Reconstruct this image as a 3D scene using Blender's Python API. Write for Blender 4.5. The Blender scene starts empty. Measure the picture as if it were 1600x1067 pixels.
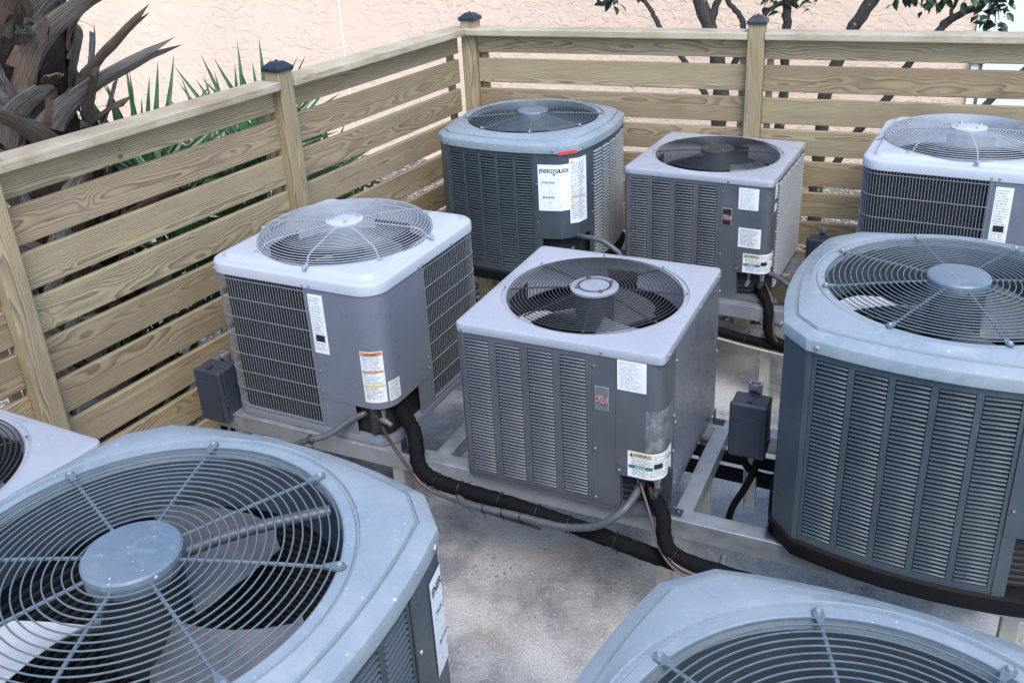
import bpy, bmesh, math, random
from mathutils import Vector, Matrix
R = math.radians
random.seed(7)

# ------------------------------------------------------------------ camera, sky, sun, exposure
scene = bpy.context.scene
col = scene.collection
CAM_Z = 2.55
PITCH, ROLL = 0.41569, 0.04723
cam_d = bpy.data.cameras.new('camera')
cam = bpy.data.objects.new('camera', cam_d); col.objects.link(cam)
fw = Vector((0, math.cos(PITCH), -math.sin(PITCH)))
up = Vector((0, math.sin(PITCH), math.cos(PITCH)))
rt = Vector((1, 0, 0))
r2 = rt * math.cos(ROLL) - up * math.sin(ROLL)
u2 = rt * math.sin(ROLL) + up * math.cos(ROLL)
m = Matrix.Identity(4)
for i in range(3):
    m[i][0], m[i][1], m[i][2] = r2[i], u2[i], -fw[i]
m[0][3], m[1][3], m[2][3] = 0, 0, CAM_Z
cam.matrix_world = m
cam_d.sensor_fit = 'HORIZONTAL'; cam_d.sensor_width = 36
cam_d.lens = 36 * 1446.96 / 1600
cam_d.shift_x = -(825.955 - 800) / 1600
cam_d.shift_y = (440.78 - 533.5) / 1600
cam_d.clip_start = 0.05; cam_d.clip_end = 500
scene.camera = cam

SUN_DIR = Vector((0.18, -0.75, 1.15)).normalized()          # towards the sun
world = bpy.data.worlds.new('World'); scene.world = world; world.use_nodes = True
wn = world.node_tree.nodes; wl = world.node_tree.links; wn.clear()
sky = wn.new('ShaderNodeTexSky'); sky.sky_type = 'NISHITA'; sky.sun_disc = False
sky.sun_elevation = math.asin(SUN_DIR.z)
sky.sun_rotation = math.atan2(SUN_DIR.x, SUN_DIR.y)
sky.air_density = 1.0; sky.dust_density = 0.6; sky.ozone_density = 1.4
bg = wn.new('ShaderNodeBackground'); bg.inputs[1].default_value = 0.15
wo = wn.new('ShaderNodeOutputWorld')
wl.new(sky.outputs[0], bg.inputs[0]); wl.new(bg.outputs[0], wo.inputs[0])
sun_d = bpy.data.lights.new('sun', 'SUN'); sun_d.energy = 1.35; sun_d.angle = R(34); sun_d.color = (1, .955, .90)
sun = bpy.data.objects.new('sun', sun_d); col.objects.link(sun)
sun.rotation_euler = SUN_DIR.to_track_quat('Z', 'Y').to_euler()
sun.location = (3, -3, 8)
vs = scene.view_settings
vs.view_transform = 'Standard'; vs.look = 'None'; vs.gamma = 1; vs.use_curve_mapping = False
vs.exposure = 1.5
scene.cycles.adaptive_threshold = .02
scene.cycles.max_bounces = 4; scene.cycles.diffuse_bounces = 3; scene.cycles.glossy_bounces = 3; scene.cycles.transmission_bounces = 2

# ------------------------------------------------------------------ mesh helpers
class MB:
    def __init__(s): s.v = []; s.f = []; s.uv = None
    def add(s, vs_, fs):
        o = len(s.v); s.v += [tuple(p) for p in vs_]; s.f += [tuple(i + o for i in f) for f in fs]
        return s
    def box(s, x0, x1, y0, y1, z0, z1, M=None):
        p = [Vector((x, y, z)) for z in (z0, z1) for y in (y0, y1) for x in (x0, x1)]
        if M is not None: p = [M @ q for q in p]
        return s.add(p, [(0, 2, 3, 1), (4, 5, 7, 6), (0, 1, 5, 4), (2, 6, 7, 3), (0, 4, 6, 2), (1, 3, 7, 5)])
    def loft(s, rings, closed=True, cap0=False, cap1=False):
        n = len(rings[0]); o = len(s.v)
        for r in rings: s.v += [tuple(p) for p in r]
        for i in range(len(rings) - 1):
            for j in range(n if closed else n - 1):
                k = (j + 1) % n
                s.f.append((o + i * n + j, o + i * n + k, o + (i + 1) * n + k, o + (i + 1) * n + j))
        if cap0: s.f.append(tuple(o + j for j in reversed(range(n))))
        if cap1: s.f.append(tuple(o + (len(rings) - 1) * n + j for j in range(n)))
        return s
    def tube(s, pts, r, n=8, closed=False, caps=True, flat=1.0):
        pts = [Vector(p) for p in pts]; L = len(pts)
        if L < 2: return s
        rad = r if isinstance(r, (list, tuple)) else [r] * L
        T = []
        for i in range(L):
            a = pts[(i - 1) % L] if (closed or i) else pts[0]
            b = pts[(i + 1) % L] if (closed or i < L - 1) else pts[-1]
            t = (b - a)
            T.append(t.normalized() if t.length > 1e-9 else Vector((0, 0, 1)))
        ref = Vector((0, 0, 1)) if abs(T[0].z) < .9 else Vector((1, 0, 0))
        N = (ref - T[0] * ref.dot(T[0])).normalized()
        rings = []
        for i in range(L):
            N = (N - T[i] * N.dot(T[i])).normalized()
            Bv = T[i].cross(N)
            rings.append([pts[i] + (N * math.cos(2 * math.pi * k / n) * flat + Bv * math.sin(2 * math.pi * k / n)) * rad[i] for k in range(n)])
        if closed: rings.append(rings[0])
        return s.loft(rings, True, caps and not closed, caps and not closed)
    def ring(s, rad, z, r, seg=72, n=6, c=(0, 0)):
        rings = []
        for i in range(seg + 1):
            a = 2 * math.pi * i / seg; ca, sa = math.cos(a), math.sin(a)
            rings.append([(c[0] + ca * (rad + r * math.cos(2 * math.pi * k / n)), c[1] + sa * (rad + r * math.cos(2 * math.pi * k / n)), z + r * math.sin(2 * math.pi * k / n)) for k in range(n)])
        return s.loft(rings, True)
    def lathe(s, prof, n=32, c=(0, 0), cap0=False, cap1=False):
        return s.loft([[(c[0] + r * math.cos(2 * math.pi * k / n), c[1] + r * math.sin(2 * math.pi * k / n), z) for k in range(n)] for r, z in prof], True, cap0, cap1)
    def mesh(s, name, mat, smooth=None):
        me = bpy.data.meshes.new(name); me.from_pydata(s.v, [], s.f)
        bm = bmesh.new(); bm.from_mesh(me)
        bmesh.ops.recalc_face_normals(bm, faces=bm.faces); bm.to_mesh(me); bm.free()
        if smooth is not None:
            me.polygons.foreach_set('use_smooth', [True] * len(me.polygons))
            me.set_sharp_from_angle(angle=R(smooth))
        if mat is not None: me.materials.append(mat)
        return me
    def build(s, name, mat, parent=None, smooth=None, loc=None, rot=None, bevel=None, seg=2):
        return link(name, s.mesh(name, mat, smooth), parent, loc, rot, bevel, seg)

def link(name, me, parent=None, loc=None, rot=None, bevel=None, seg=2):
    o = bpy.data.objects.new(name, me); col.objects.link(o)
    if parent is not None: o.parent = parent
    if loc is not None: o.location = loc
    if rot is not None: o.rotation_euler = rot
    if bevel:
        b = o.modifiers.new('bevel', 'BEVEL'); b.width = bevel; b.segments = seg; b.limit_method = 'ANGLE'; b.angle_limit = R(40)
    return o
def empty(name, loc, rz=0, label=None, cat=None, group=None):
    o = bpy.data.objects.new(name, None); col.objects.link(o)
    o.location = loc; o.rotation_euler = (0, 0, rz); o.empty_display_size = .1
    return tag(o, label, cat, group)
def tag(o, label=None, cat=None, group=None, kind=None):
    if label: o['label'] = label
    if cat: o['category'] = cat
    if group: o['group'] = group
    if kind: o['kind'] = kind
    return o

# ------------------------------------------------------------------ materials
class NT:
    def __init__(s, name):
        s.m = bpy.data.materials.new(name); s.m.use_nodes = True
        s.t = s.m.node_tree; s.b = s.t.nodes['Principled BSDF']; s.out = s.t.nodes['Material Output']
    def n(s, typ, **kw):
        nd = s.t.nodes.new('ShaderNode' + typ)
        for k, v in kw.items():
            if k.startswith('i_'): nd.inputs[k[2:].replace('_', ' ')].default_value = v
            else: setattr(nd, k, v)
        return nd
    def l(s, a, b): s.t.links.new(a, b)
    def _in(s, sock, v):
        if hasattr(v, 'is_output') or isinstance(v, bpy.types.NodeSocket): s.l(v, sock)
        else: sock.default_value = v
    def math(s, op, a, b=None, c=None, clamp=False):
        nd = s.n('Math', operation=op, use_clamp=clamp); s._in(nd.inputs[0], a)
        if b is not None: s._in(nd.inputs[1], b)
        if c is not None: s._in(nd.inputs[2], c)
        return nd.outputs[0]
    def noise(s, vec, scale, detail=4, rough=.5, dist=0, out=0):
        nd = s.n('TexNoise'); nd.inputs['Scale'].default_value = scale; nd.inputs['Detail'].default_value = detail
        nd.inputs['Roughness'].default_value = rough; nd.inputs['Distortion'].default_value = dist
        if vec is not None: s.l(vec, nd.inputs['Vector'])
        return nd.outputs[out]
    def voro(s, vec, scale, feature='F1', out='Distance', rnd=1):
        nd = s.n('TexVoronoi', feature=feature); nd.inputs['Scale'].default_value = scale; nd.inputs['Randomness'].default_value = rnd
        if vec is not None: s.l(vec, nd.inputs['Vector'])
        return nd.outputs[out]
    def map(s, v, a, b, c=0, d=1):
        nd = s.n('MapRange'); nd.clamp = True
        s.l(v, nd.inputs[0])
        for i, x in enumerate((a, b, c, d)): s._in(nd.inputs[i + 1], x)
        return nd.outputs[0]
    def mix(s, f, a, b, mode='MIX'):
        nd = s.n('Mix', data_type='RGBA', blend_type=mode); s._in(nd.inputs[0], f)
        for sock, v in ((nd.inputs[6], a), (nd.inputs[7], b)):
            if isinstance(v, (tuple, list)): sock.default_value = (*v[:3], 1)
            else: s.l(v, sock)
        return nd.outputs[2]
    def vmath(s, op, a, b):
        nd = s.n('VectorMath', operation=op)
        for sock, v in ((nd.inputs[0], a), (nd.inputs[1], b)):
            if isinstance(v, (tuple, list)): sock.default_value = v
            else: s.l(v, sock)
        return nd.outputs[0]
    def sep(s, v):
        nd = s.n('SeparateXYZ'); s.l(v, nd.inputs[0]); return nd.outputs
    def comb(s, x, y, z):
        nd = s.n('CombineXYZ')
        for sock, v in zip(nd.inputs, (x, y, z)): s._in(sock, v)
        return nd.outputs[0]
    def coord(s, w='Object'): return s.n('TexCoord').outputs[w]
    def rand(s): return s.n('ObjectInfo').outputs['Random']
    def pos(s): return s.n('NewGeometry').outputs['Position']
    def bump(s, h, strength=.3, dist=.01, nrm=None):
        nd = s.n('Bump'); nd.inputs['Strength'].default_value = strength; nd.inputs['Distance'].default_value = dist
        s.l(h, nd.inputs['Height'])
        if nrm is not None: s.l(nrm, nd.inputs['Normal'])
        s.l(nd.outputs[0], s.b.inputs['Normal']); return nd.outputs[0]
    def base(s, c):
        if isinstance(c, (tuple, list)): s.b.inputs['Base Color'].default_value = (*c[:3], 1)
        else: s.l(c, s.b.inputs['Base Color'])
    def rough(s, r): s._in(s.b.inputs['Roughness'], r)
    def metal(s, v): s.b.inputs['Metallic'].default_value = v
    def spec(s, v): s.b.inputs['Specular IOR Level'].default_value = v

def plain(name, c, rough=.5, metal=0, spec=.5, var=.12, scale=30, bump=0.0):
    t = NT(name); p = t.pos()
    n = t.noise(p, scale, 3, .6)
    t.base(t.mix(t.map(n, .3, .7), tuple(x * (1 - var) for x in c), tuple(min(1, x * (1 + var)) for x in c)))
    t.rough(t.map(n, .2, .8, max(.05, rough - .08), min(1, rough + .1))); t.metal(metal); t.spec(spec)
    if bump: t.bump(n, bump, .004)
    return t.m

def paint(name, c, rough=.42, spots=0.0, dirt=.35, streak=.3, orange=.12, spec=.5):
    """powder-coated sheet steel: fine orange peel, dust film, rain streaks, droppings"""
    t = NT(name); p = t.pos(); o = t.coord()
    big = t.noise(p, 6, 3, .65); fine = t.noise(p, 340, 1, .5)
    sv = t.vmath('MULTIPLY', p, (40, 40, 2.2)); st = t.noise(sv, 1, 4, .6)
    dust = (0.42, .41, .39)
    k = t.math('MULTIPLY', t.map(big, .42, .75), dirt)
    cc = t.mix(k, c, dust)
    k2 = t.math('MULTIPLY', t.map(st, .55, .8), streak)
    cc = t.mix(k2, cc, tuple(min(1, x * 1.5 + .04) for x in c))
    cc = t.mix(t.map(fine, .35, .65, 0, .16), cc, tuple(x * .55 for x in c))
    if spots:
        for sc, th, colr in ((30, .085, (.56, .57, .54)), (75, .13, (.48, .50, .49)), (9, .050, (.66, .62, .47))):
            wv = t.vmath('ADD', p, t.vmath('MULTIPLY', t.noise(p, sc * 1.6, 2, .5, 0, 1), (.012, .012, .012)))
            d = t.voro(wv, sc); pick = t.sep(t.voro(wv, sc, out='Color'))[0]
            m1 = t.math('MULTIPLY', t.math('LESS_THAN', d, th), t.math('LESS_THAN', pick, spots))
            cc = t.mix(m1, cc, colr)
    wet = t.noise(p, 17, 4, .7, 1.2)
    if spots: cc = t.mix(t.map(wet, .52, .72, 0, .20), cc, dust); cc = t.mix(t.map(t.noise(p, 48, 3, .7), .62, .76, 0, .30), cc, tuple(x * .55 for x in c))
    t.base(cc)
    t.rough(t.math('ADD', t.math('ADD', t.map(big, .35, .7, rough - .06, rough + .16), t.map(wet, .5, .64, 0, .12)), t.math('MULTIPLY', k2, .2)))
    t.spec(spec)
    if orange:
        b1 = t.bump(t.math('ADD', fine, t.math('MULTIPLY', t.noise(p, 14, 2), .8)), orange, .0012)
        t.bump(t.noise(p, 3.5, 1), .35, .010, b1)
    return t.m

def wood_mat(name='treated_pine', pale=0.0):
    t = NT(name); o = t.coord(); rnd = t.rand()
    x, y, z = t.sep(o)
    rv = t.math('MULTIPLY', rnd, 37.0)
    fr = t.math('FRACT', t.math('MULTIPLY', rnd, 91.7)); fr2 = t.math('FRACT', t.math('MULTIPLY', rnd, 53.3))
    lo = t.comb(t.math('ADD', t.math('MULTIPLY', x, 1.6), rv), t.math('MULTIPLY', y, 4), t.math('MULTIPLY', z, 7))
    slow = t.noise(lo, 1.0, 2, .5)
    med = t.noise(t.comb(t.math('ADD', t.math('MULTIPLY', x, 5.0), rv), t.math('MULTIPLY', y, 12), t.math('MULTIPLY', z, 22)), 1.0, 2, .5)
    # knots
    kv = t.comb(t.math('ADD', t.math('MULTIPLY', x, 1.0), rv), 0.0, t.math('ADD', t.math('MULTIPLY', z, 1.0), t.math('MULTIPLY', rnd, 11)))
    kd = t.voro(kv, 2.6)
    kn = t.math('MULTIPLY', t.map(kd, .0, .17, 1, 0), t.map(kd, .0, .17, 1, 0))
    z0 = t.math('MULTIPLY', t.math('SUBTRACT', fr, .5), .15)
    dz = t.math('SUBTRACT', z, z0)
    dy = t.math('ADD', y, t.math('ADD', .03, t.math('MULTIPLY', fr2, .07)))
    rr = t.math('SQRT', t.math('ADD', t.math('MULTIPLY', dz, dz), t.math('MULTIPLY', dy, dy)))
    rr = t.math('ADD', rr, t.math('MULTIPLY', t.math('SUBTRACT', slow, .5), t.map(fr2, 0, 1, .025, .10)))
    rr = t.math('ADD', rr, t.math('MULTIPLY', t.math('SUBTRACT', med, .5), .008))
    rr = t.math('ADD', rr, t.math('MULTIPLY', kn, .055))
    ring = t.math('FRACT', t.math('MULTIPLY', rr, 150.0))
    late = t.math('MULTIPLY', t.map(ring, .25, .86), t.map(ring, .9, 1.0, 1, 0))
    fib = t.noise(t.comb(t.math('ADD', t.math('MULTIPLY', x, 9), rv), t.math('MULTIPLY', y, 330), t.math('MULTIPLY', z, 330)), 1.0, 3, .6)
    blot = t.noise(t.comb(t.math('ADD', t.math('MULTIPLY', x, 1.4), rv), y, t.math('MULTIPLY', z, 9)), 1.5, 4, .6)
    light_a, light_b = (.37, .295, .165), (.325, .235, .135)
    lc = t.mix(t.map(rnd, .1, .95), light_a, light_b)
    lc = t.mix(t.map(blot, .50, .74, 0, .75), lc, (.26, .18, .118))
    dc = t.mix(t.map(rnd, .2, .9), (.115, .082, .042), (.10, .064, .038))
    cc = t.mix(t.math('MULTIPLY', late, t.map(med, .3, .7, 1.0, .55)), lc, dc)
    cc = t.mix(t.map(fib, .40, .75, 0, .30), cc, (.46, .42, .33))
    cc = t.mix(t.map(kd, .022, .048, .9, 0), cc, (.085, .05, .03))
    grime = t.noise(t.pos(), 3.2, 5, .65)
    cc = t.mix(t.map(grime, .5, .8, 0, .35), cc, (.22, .20, .155))
    specks = t.voro(t.pos(), 120); sp = t.math('MULTIPLY', t.math('LESS_THAN', specks, .1), t.map(grime, .45, .6))
    cc = t.mix(t.math('MULTIPLY', sp, .6), cc, (.10, .09, .07))
    tone = t.math('FRACT', t.math('MULTIPLY', rnd, 17.3))
    cc = t.mix(t.map(tone, .35, 1.0, 0, .62), cc, t.mix(.5, cc, (.13, .075, .04)))
    rain = t.noise(t.comb(t.math('ADD', t.math('MULTIPLY', x, 26), rv), 0.0, t.math('MULTIPLY', z, 3)), 1.0, 4, .65)
    cc = t.mix(t.map(rain, .60, .78, 0, .40), cc, (.12, .105, .08))
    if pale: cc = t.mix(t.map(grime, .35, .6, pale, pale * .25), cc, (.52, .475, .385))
    t.base(cc); t.rough(.78); t.spec(.25)
    h = t.math('ADD', t.math('MULTIPLY', late, .6), t.math('MULTIPLY', fib, .9))
    t.bump(h, .28, .002)
    return t.m

def stucco_mat(name, c):
    t = NT(name); p = t.pos()
    w = t.vmath('ADD', p, t.vmath('MULTIPLY', t.noise(p, 4.2, 3, .5, 0, 1), (.16, .16, .16)))
    w = t.vmath('MULTIPLY', w, (1, 1, 1.5))
    a = t.noise(w, 9.5, 2, .5, .5); b = t.noise(w, 17.0, 2, .5, .7)
    pa = t.map(a, .50, .53); pb = t.map(b, .60, .63)
    fine = t.noise(p, 170, 2, .6)
    dens = t.map(t.noise(p, 1.3, 3, .6), .35, .65, .25, 1.0)
    h = t.math('ADD', t.math('MULTIPLY', dens, t.math('ADD', t.math('MULTIPLY', pa, .6), t.math('MULTIPLY', pb, .4))), t.math('MULTIPLY', fine, .14))
    big = t.noise(p, 1.1, 4, .6)
    cc = t.mix(t.map(big, .35, .7), c, tuple(x * .93 for x in c))
    drip = t.noise(t.vmath('MULTIPLY', p, (9, 9, .5)), 1, 4, .6)
    cc = t.mix(t.map(drip, .56, .8, 0, .22), cc, tuple(x * .78 for x in c))
    cc = t.mix(t.map(fine, .3, .7, 0, .08), cc, tuple(x * .7 for x in c))
    t.base(cc); t.rough(.9); t.spec(.2)
    t.bump(h, .8, .011)
    return t.m

def concrete_mat():
    t = NT('broom_concrete'); p = t.pos()
    a = t.noise(p, 1.7, 6, .62, .4); b = t.noise(p, 5.0, 5, .65); f = t.noise(p, 120, 4, .75); g = t.voro(p, 190, out='Color'); gs = t.sep(g)[0]
    c1, c2, c3 = (.47, .455, .43), (.215, .218, .225), (.38, .32, .25)
    cc = t.mix(t.map(a, .42, .58), c1, c2)
    cc = t.mix(t.map(t.noise(p, 2.6, 5, .6, .2), .54, .70, 0, .6), cc, c3)
    cc = t.mix(t.map(b, .48, .72, 0, .75), cc, (.54, .525, .49))
    wear = t.math('MULTIPLY', t.map(a, .42, .62, .25, 1), t.map(b, .25, .6, 1, .3))
    cc = t.mix(t.math('MULTIPLY', t.map(gs, .45, .9), t.math('MULTIPLY', wear, .95)), cc, (.085, .087, .093))
    cc = t.mix(t.math('MULTIPLY', t.math('LESS_THAN', gs, .012), .6), cc, (.70, .69, .67))
    cc = t.mix(t.map(f, .45, .62, 0, .55), cc, (.17, .168, .165))
    # rusty crumbs and one wandering crack
    rs = t.voro(p, 90, out='Color'); rz = t.sep(rs)[1]
    cc = t.mix(t.math('MULTIPLY', t.math('GREATER_THAN', rz, .90), t.map(t.noise(p, 2.3, 3, .5), .58, .66, 0, .8)), cc, (.27, .13, .07))
    x, y, z = t.sep(p)
    wob = t.noise(p, 9, 4, .7)
    dline = t.math('ABSOLUTE', t.math('ADD', t.math('ADD', t.math('MULTIPLY', x, .72), t.math('MULTIPLY', y, -.69)), t.math('ADD', 2.93, t.math('MULTIPLY', t.math('SUBTRACT', wob, .5), .16))))
    cc = t.mix(t.map(dline, .002, .006, .85, 0), cc, (.07, .065, .06))
    t.base(cc); t.rough(.86); t.spec(.3)
    t.bump(t.math('ADD', t.math('MULTIPLY', f, .7), t.math('MULTIPLY', gs, .5)), .45, .004)
    return t.m

def bark_mat(name, ca, cb, cc_):
    t = NT(name); o = t.coord(); p = t.pos(); r = t.rand()
    v = t.comb(t.math('ADD', t.math('MULTIPLY', t.sep(o)[0], 60), t.math('MULTIPLY', r, 40)), t.math('MULTIPLY', t.sep(o)[1], 60), t.math('MULTIPLY', t.sep(o)[2], 6))
    f = t.noise(v, 1, 5, .65); b = t.noise(p, 9, 5, .65); s = t.noise(p, 45, 4, .7)
    c = t.mix(t.map(f, .3, .7), ca, cb)
    c = t.mix(t.map(t.math('ADD', b, t.math('MULTIPLY', t.math('SUBTRACT', r, .5), .5)), .42, .68), c, cc_)
    c = t.mix(t.map(f, .52, .70, 0, .8), c, tuple(x * .22 for x in ca))
    c = t.mix(t.map(s, .58, .72, 0, .55), c, tuple(x * .3 for x in ca))
    if name == 'dark_tree_bark':
        k = t.voro(t.vmath('ADD', p, t.vmath('MULTIPLY', t.noise(p, 30, 2, .5, 0, 1), (.03, .03, .03))), 14)
        c = t.mix(t.map(k, .14, .20, .8, 0), c, (.26, .27, .25))
    t.base(c); t.rough(.88); t.spec(.2)
    t.bump(t.math('ADD', f, t.math('MULTIPLY', s, .6)), .9, .010)
    return t.m

def leaf_mat(name, c, rough=.45, tr=.15):
    t = NT(name); r = t.rand(); p = t.pos()
    n = t.noise(p, 14, 3, .5)
    cc = t.mix(t.map(n, .3, .7), tuple(x * .65 for x in c), tuple(x * 1.4 for x in c))
    t.base(cc); t.rough(rough); t.spec(.5)
    t.b.inputs['Subsurface Weight'].default_value = 0
    tl = t.n('BsdfTranslucent'); t.l(cc, tl.inputs[0])
    mx = t.n('MixShader'); mx.inputs[0].default_value = tr
    t.l(t.b.outputs[0], mx.inputs[1]); t.l(tl.outputs[0], mx.inputs[2]); t.l(mx.outputs[0], t.out.inputs[0])
    return t.m

def label_mat(name, lines, paper=(.74, .75, .75), ink=(.10, .10, .11), density=.5, word=38, cols=1):
    """printed sticker: rows of unreadably small print in UV space"""
    t = NT(name); uv = t.n('TexCoord').outputs['UV']; u, v, _ = t.sep(uv)
    row = t.math('MULTIPLY', v, lines); fr = t.math('FRACT', row); fl = t.math('FLOOR', row)
    w = t.noise(t.comb(t.math('MULTIPLY', u, word), t.math('MULTIPLY', fl, 7.31), 0.0), 1.0, 3, .7)
    k = t.math('MULTIPLY', t.math('GREATER_THAN', w, density), t.math('MULTIPLY', t.math('GREATER_THAN', fr, .38), t.math('LESS_THAN', fr, .86)))
    line_len = t.noise(t.comb(t.math('MULTIPLY', fl, 3.7), 2.0, 0.0), 1.0, 0)
    k = t.math('MULTIPLY', k, t.math('MULTIPLY', t.math('GREATER_THAN', u, .07), t.math('LESS_THAN', u, t.map(line_len, .25, .7, .62, .94))))
    k = t.math('MULTIPLY', k, t.math('MULTIPLY', t.math('GREATER_THAN', v, .05), t.math('LESS_THAN', v, .95)))
    age = t.noise(t.pos(), 40, 4, .6)
    pc = t.mix(t.map(age, .4, .75, 0, .3), paper, tuple(x * .72 for x in paper))
    t.base(t.mix(t.math('MULTIPLY', k, .85), pc, ink)); t.rough(.45)
    return t.m

M = {}
M['wood'] = wood_mat(); M['wood_cap'] = wood_mat('weathered_top_lit_pine', .60)  # cap rails: weathered pale, with their top-lit brightness also in the colour
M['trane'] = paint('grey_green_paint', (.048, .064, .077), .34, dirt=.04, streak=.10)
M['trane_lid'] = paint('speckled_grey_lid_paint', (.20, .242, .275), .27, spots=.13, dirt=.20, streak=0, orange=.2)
M['trane_slat'] = paint('grey_green_slat_paint', (.050, .066, .079), .38, dirt=.05, streak=0, orange=0)
M['trane_hub'] = paint('slate_hub_paint', (.10, .135, .17), .32, spots=.25, dirt=.1, streak=0, orange=.1)
M['trane_dark'] = plain('dark_grey_green_paint', (.045, .058, .066), .5)
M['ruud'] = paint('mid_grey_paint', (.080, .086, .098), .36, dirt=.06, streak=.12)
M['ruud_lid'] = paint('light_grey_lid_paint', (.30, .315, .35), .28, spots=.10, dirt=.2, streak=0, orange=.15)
M['ruud_slat'] = paint('mid_grey_slat_paint', (.108, .115, .128), .38, dirt=.08, streak=0, orange=0)
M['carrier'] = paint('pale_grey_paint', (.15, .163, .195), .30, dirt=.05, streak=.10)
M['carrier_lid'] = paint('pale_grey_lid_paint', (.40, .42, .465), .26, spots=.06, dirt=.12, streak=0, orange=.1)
M['wire_light'] = plain('pale_grey_wire', (.33, .35, .38), .32)
M['wire_mid'] = plain('grey_coil_guard_wire', (.185, .20, .22), .35)
M['wire_trane'] = plain('grey_green_wire', (.10, .125, .145), .30)
M['wire_black'] = plain('black_wire', (.028, .03, .034), .35)
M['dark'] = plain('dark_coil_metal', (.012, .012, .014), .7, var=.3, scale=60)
def fin_mat():
    t = NT('aluminium_coil_fins'); p = t.pos()
    n = t.noise(p, 24, 4, .7); s = t.voro(p, 70)
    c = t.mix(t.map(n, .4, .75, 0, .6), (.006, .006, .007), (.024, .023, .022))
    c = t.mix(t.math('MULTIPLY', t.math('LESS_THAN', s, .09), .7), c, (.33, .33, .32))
    t.base(c); t.rough(.6); return t.m
M['fins'] = fin_mat()
M['blade'] = plain('sky_lit_aluminium_blade', (.72, .73, .74), .36, .2, var=.06)  # aluminium blade facing the sky, its brightness put into the colour
M['blade_mid'] = plain('half_lit_fan_blade', (.30, .30, .31), .42, .2, var=.1)  # same blade, coloured between the lit and the shaded tone
M['blade_dark'] = plain('shaded_dirty_fan_blade', (.12, .115, .118), .45, .2, var=.15)  # same aluminium turned from the sky: shade and some dirt in the colour
M['motor'] = plain('motor_black', (.03, .032, .036), .4)
M['black'] = plain('black_base_plastic', (.006, .006, .007), .7, spec=.2, var=.3)
M['rubber'] = plain('black_foam_insulation', (.005, .005, .006), .8, spec=.12, var=.4, bump=.4, scale=60)
M['tie'] = plain('black_cable_tie', (.006, .006, .006), .4)
def conduit_mat():
    t = NT('grey_flexible_conduit'); p = t.pos(); n = t.noise(p, 50, 4, .6)
    t.base(t.mix(t.map(n, .35, .7), (.055, .06, .07), (.085, .09, .10))); t.rough(.45)
    t.bump(t.noise(p, 200, 2), .2, .002); return t.m
M['conduit'] = conduit_mat()
M['copper'] = plain('tarnished_copper_line', (.085, .055, .05), .45, .35, var=.25)
M['wire_brown'] = plain('brown_control_wire', (.09, .055, .05), .5)
M['alu'] = plain('mill_aluminium', (.44, .45, .46), .38, .75, var=.12, scale=18)
M['alu_dirty'] = plain('weathered_aluminium', (.42, .40, .36), .5, .6, var=.2, scale=14)
M['steel'] = plain('zinc_screw', (.42, .42, .43), .35, .8)
M['rust'] = plain('rusty_screw', (.085, .05, .038), .8, var=.4)
M['box'] = plain('dark_slate_plastic', (.030, .037, .052), .38, var=.1)
M['bag'] = plain('white_plastic_bag', (.68, .69, .70), .4)
M['cap'] = plain('black_post_cap', (.018, .022, .034), .34)
M['stucco'] = stucco_mat('peach_stucco', (.77, .585, .445))
M['white'] = plain('white_wall_paint', (.74, .745, .74), .6, var=.03, scale=4)
M['joint'] = plain('pale_joint_sealant', (.80, .70, .62), .6)
M['trimdark'] = plain('brown_trim', (.12, .09, .075), .7)
M['concrete'] = concrete_mat()
M['ink'] = plain('black_print', (.014, .014, .016), .5)
M['inkwhite'] = plain('white_print', (.72, .72, .70), .5)
M['red'] = plain('red_tape', (.55, .05, .045), .4)
M['redink'] = plain('red_badge_print', (.42, .05, .05), .4)
M['orange'] = plain('orange_print', (.55, .20, .07), .5)
M['yellow'] = plain('yellow_print', (.62, .50, .12), .5)
M['cream'] = plain('cream_print', (.66, .58, .36), .5)
M['green'] = plain('green_print', (.03, .16, .11), .5)
M['lab_a'] = label_mat('data_plate_print', 22, density=.50, word=34)
M['lab_b'] = label_mat('warning_print', 34, density=.46, word=26)
M['lab_c'] = label_mat('fine_print', 16, density=.44, word=44)
M['lab_e'] = label_mat('energy_print', 15, density=.60, word=14, paper=(.76, .77, .79), ink=(.35, .35, .37))
M['bark'] = bark_mat('dark_tree_bark', (.045, .038, .034), (.10, .088, .08), (.055, .05, .048))
def boot_mat():
    t = NT('weathered_palm_boot'); u, v, _ = t.sep(t.n('TexCoord').outputs['UV']); r = t.rand(); p = t.pos(); rv = t.math('MULTIPLY', r, 57.0)
    f = t.noise(t.comb(t.math('ADD', t.math('MULTIPLY', u, 34), rv), t.math('MULTIPLY', v, 2.2), rv), 1.0, 4, .7)
    g = t.noise(t.comb(t.math('ADD', t.math('MULTIPLY', u, 90), rv), t.math('MULTIPLY', v, 5), rv), 1.0, 3, .6)
    b = t.noise(p, 7, 4, .6)
    grey, brown, tan = (.30, .275, .262), (.085, .064, .052), (.18, .115, .075)
    c = t.mix(t.map(f, .35, .65), grey, brown)
    c = t.mix(t.map(t.math('ADD', b, t.math('MULTIPLY', t.math('SUBTRACT', r, .5), .7)), .50, .72, 0, .8), c, tan)
    c = t.mix(t.map(g, .56, .66, 0, .85), c, (.035, .028, .024))
    c = t.mix(t.map(v, .0, .35, .55, 0), c, (.15, .10, .072))
    t.base(c); t.rough(.9); t.spec(.15); t.bump(t.math('ADD', f, g), .8, .008)
    return t.m
M['boot'] = boot_mat()
M['fibre'] = bark_mat('palm_fibre', (.03, .022, .018), (.055, .04, .032), (.025, .018, .014))
M['palmleaf'] = leaf_mat('palmetto_leaf', (.045, .115, .040), .38, .2)
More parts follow.
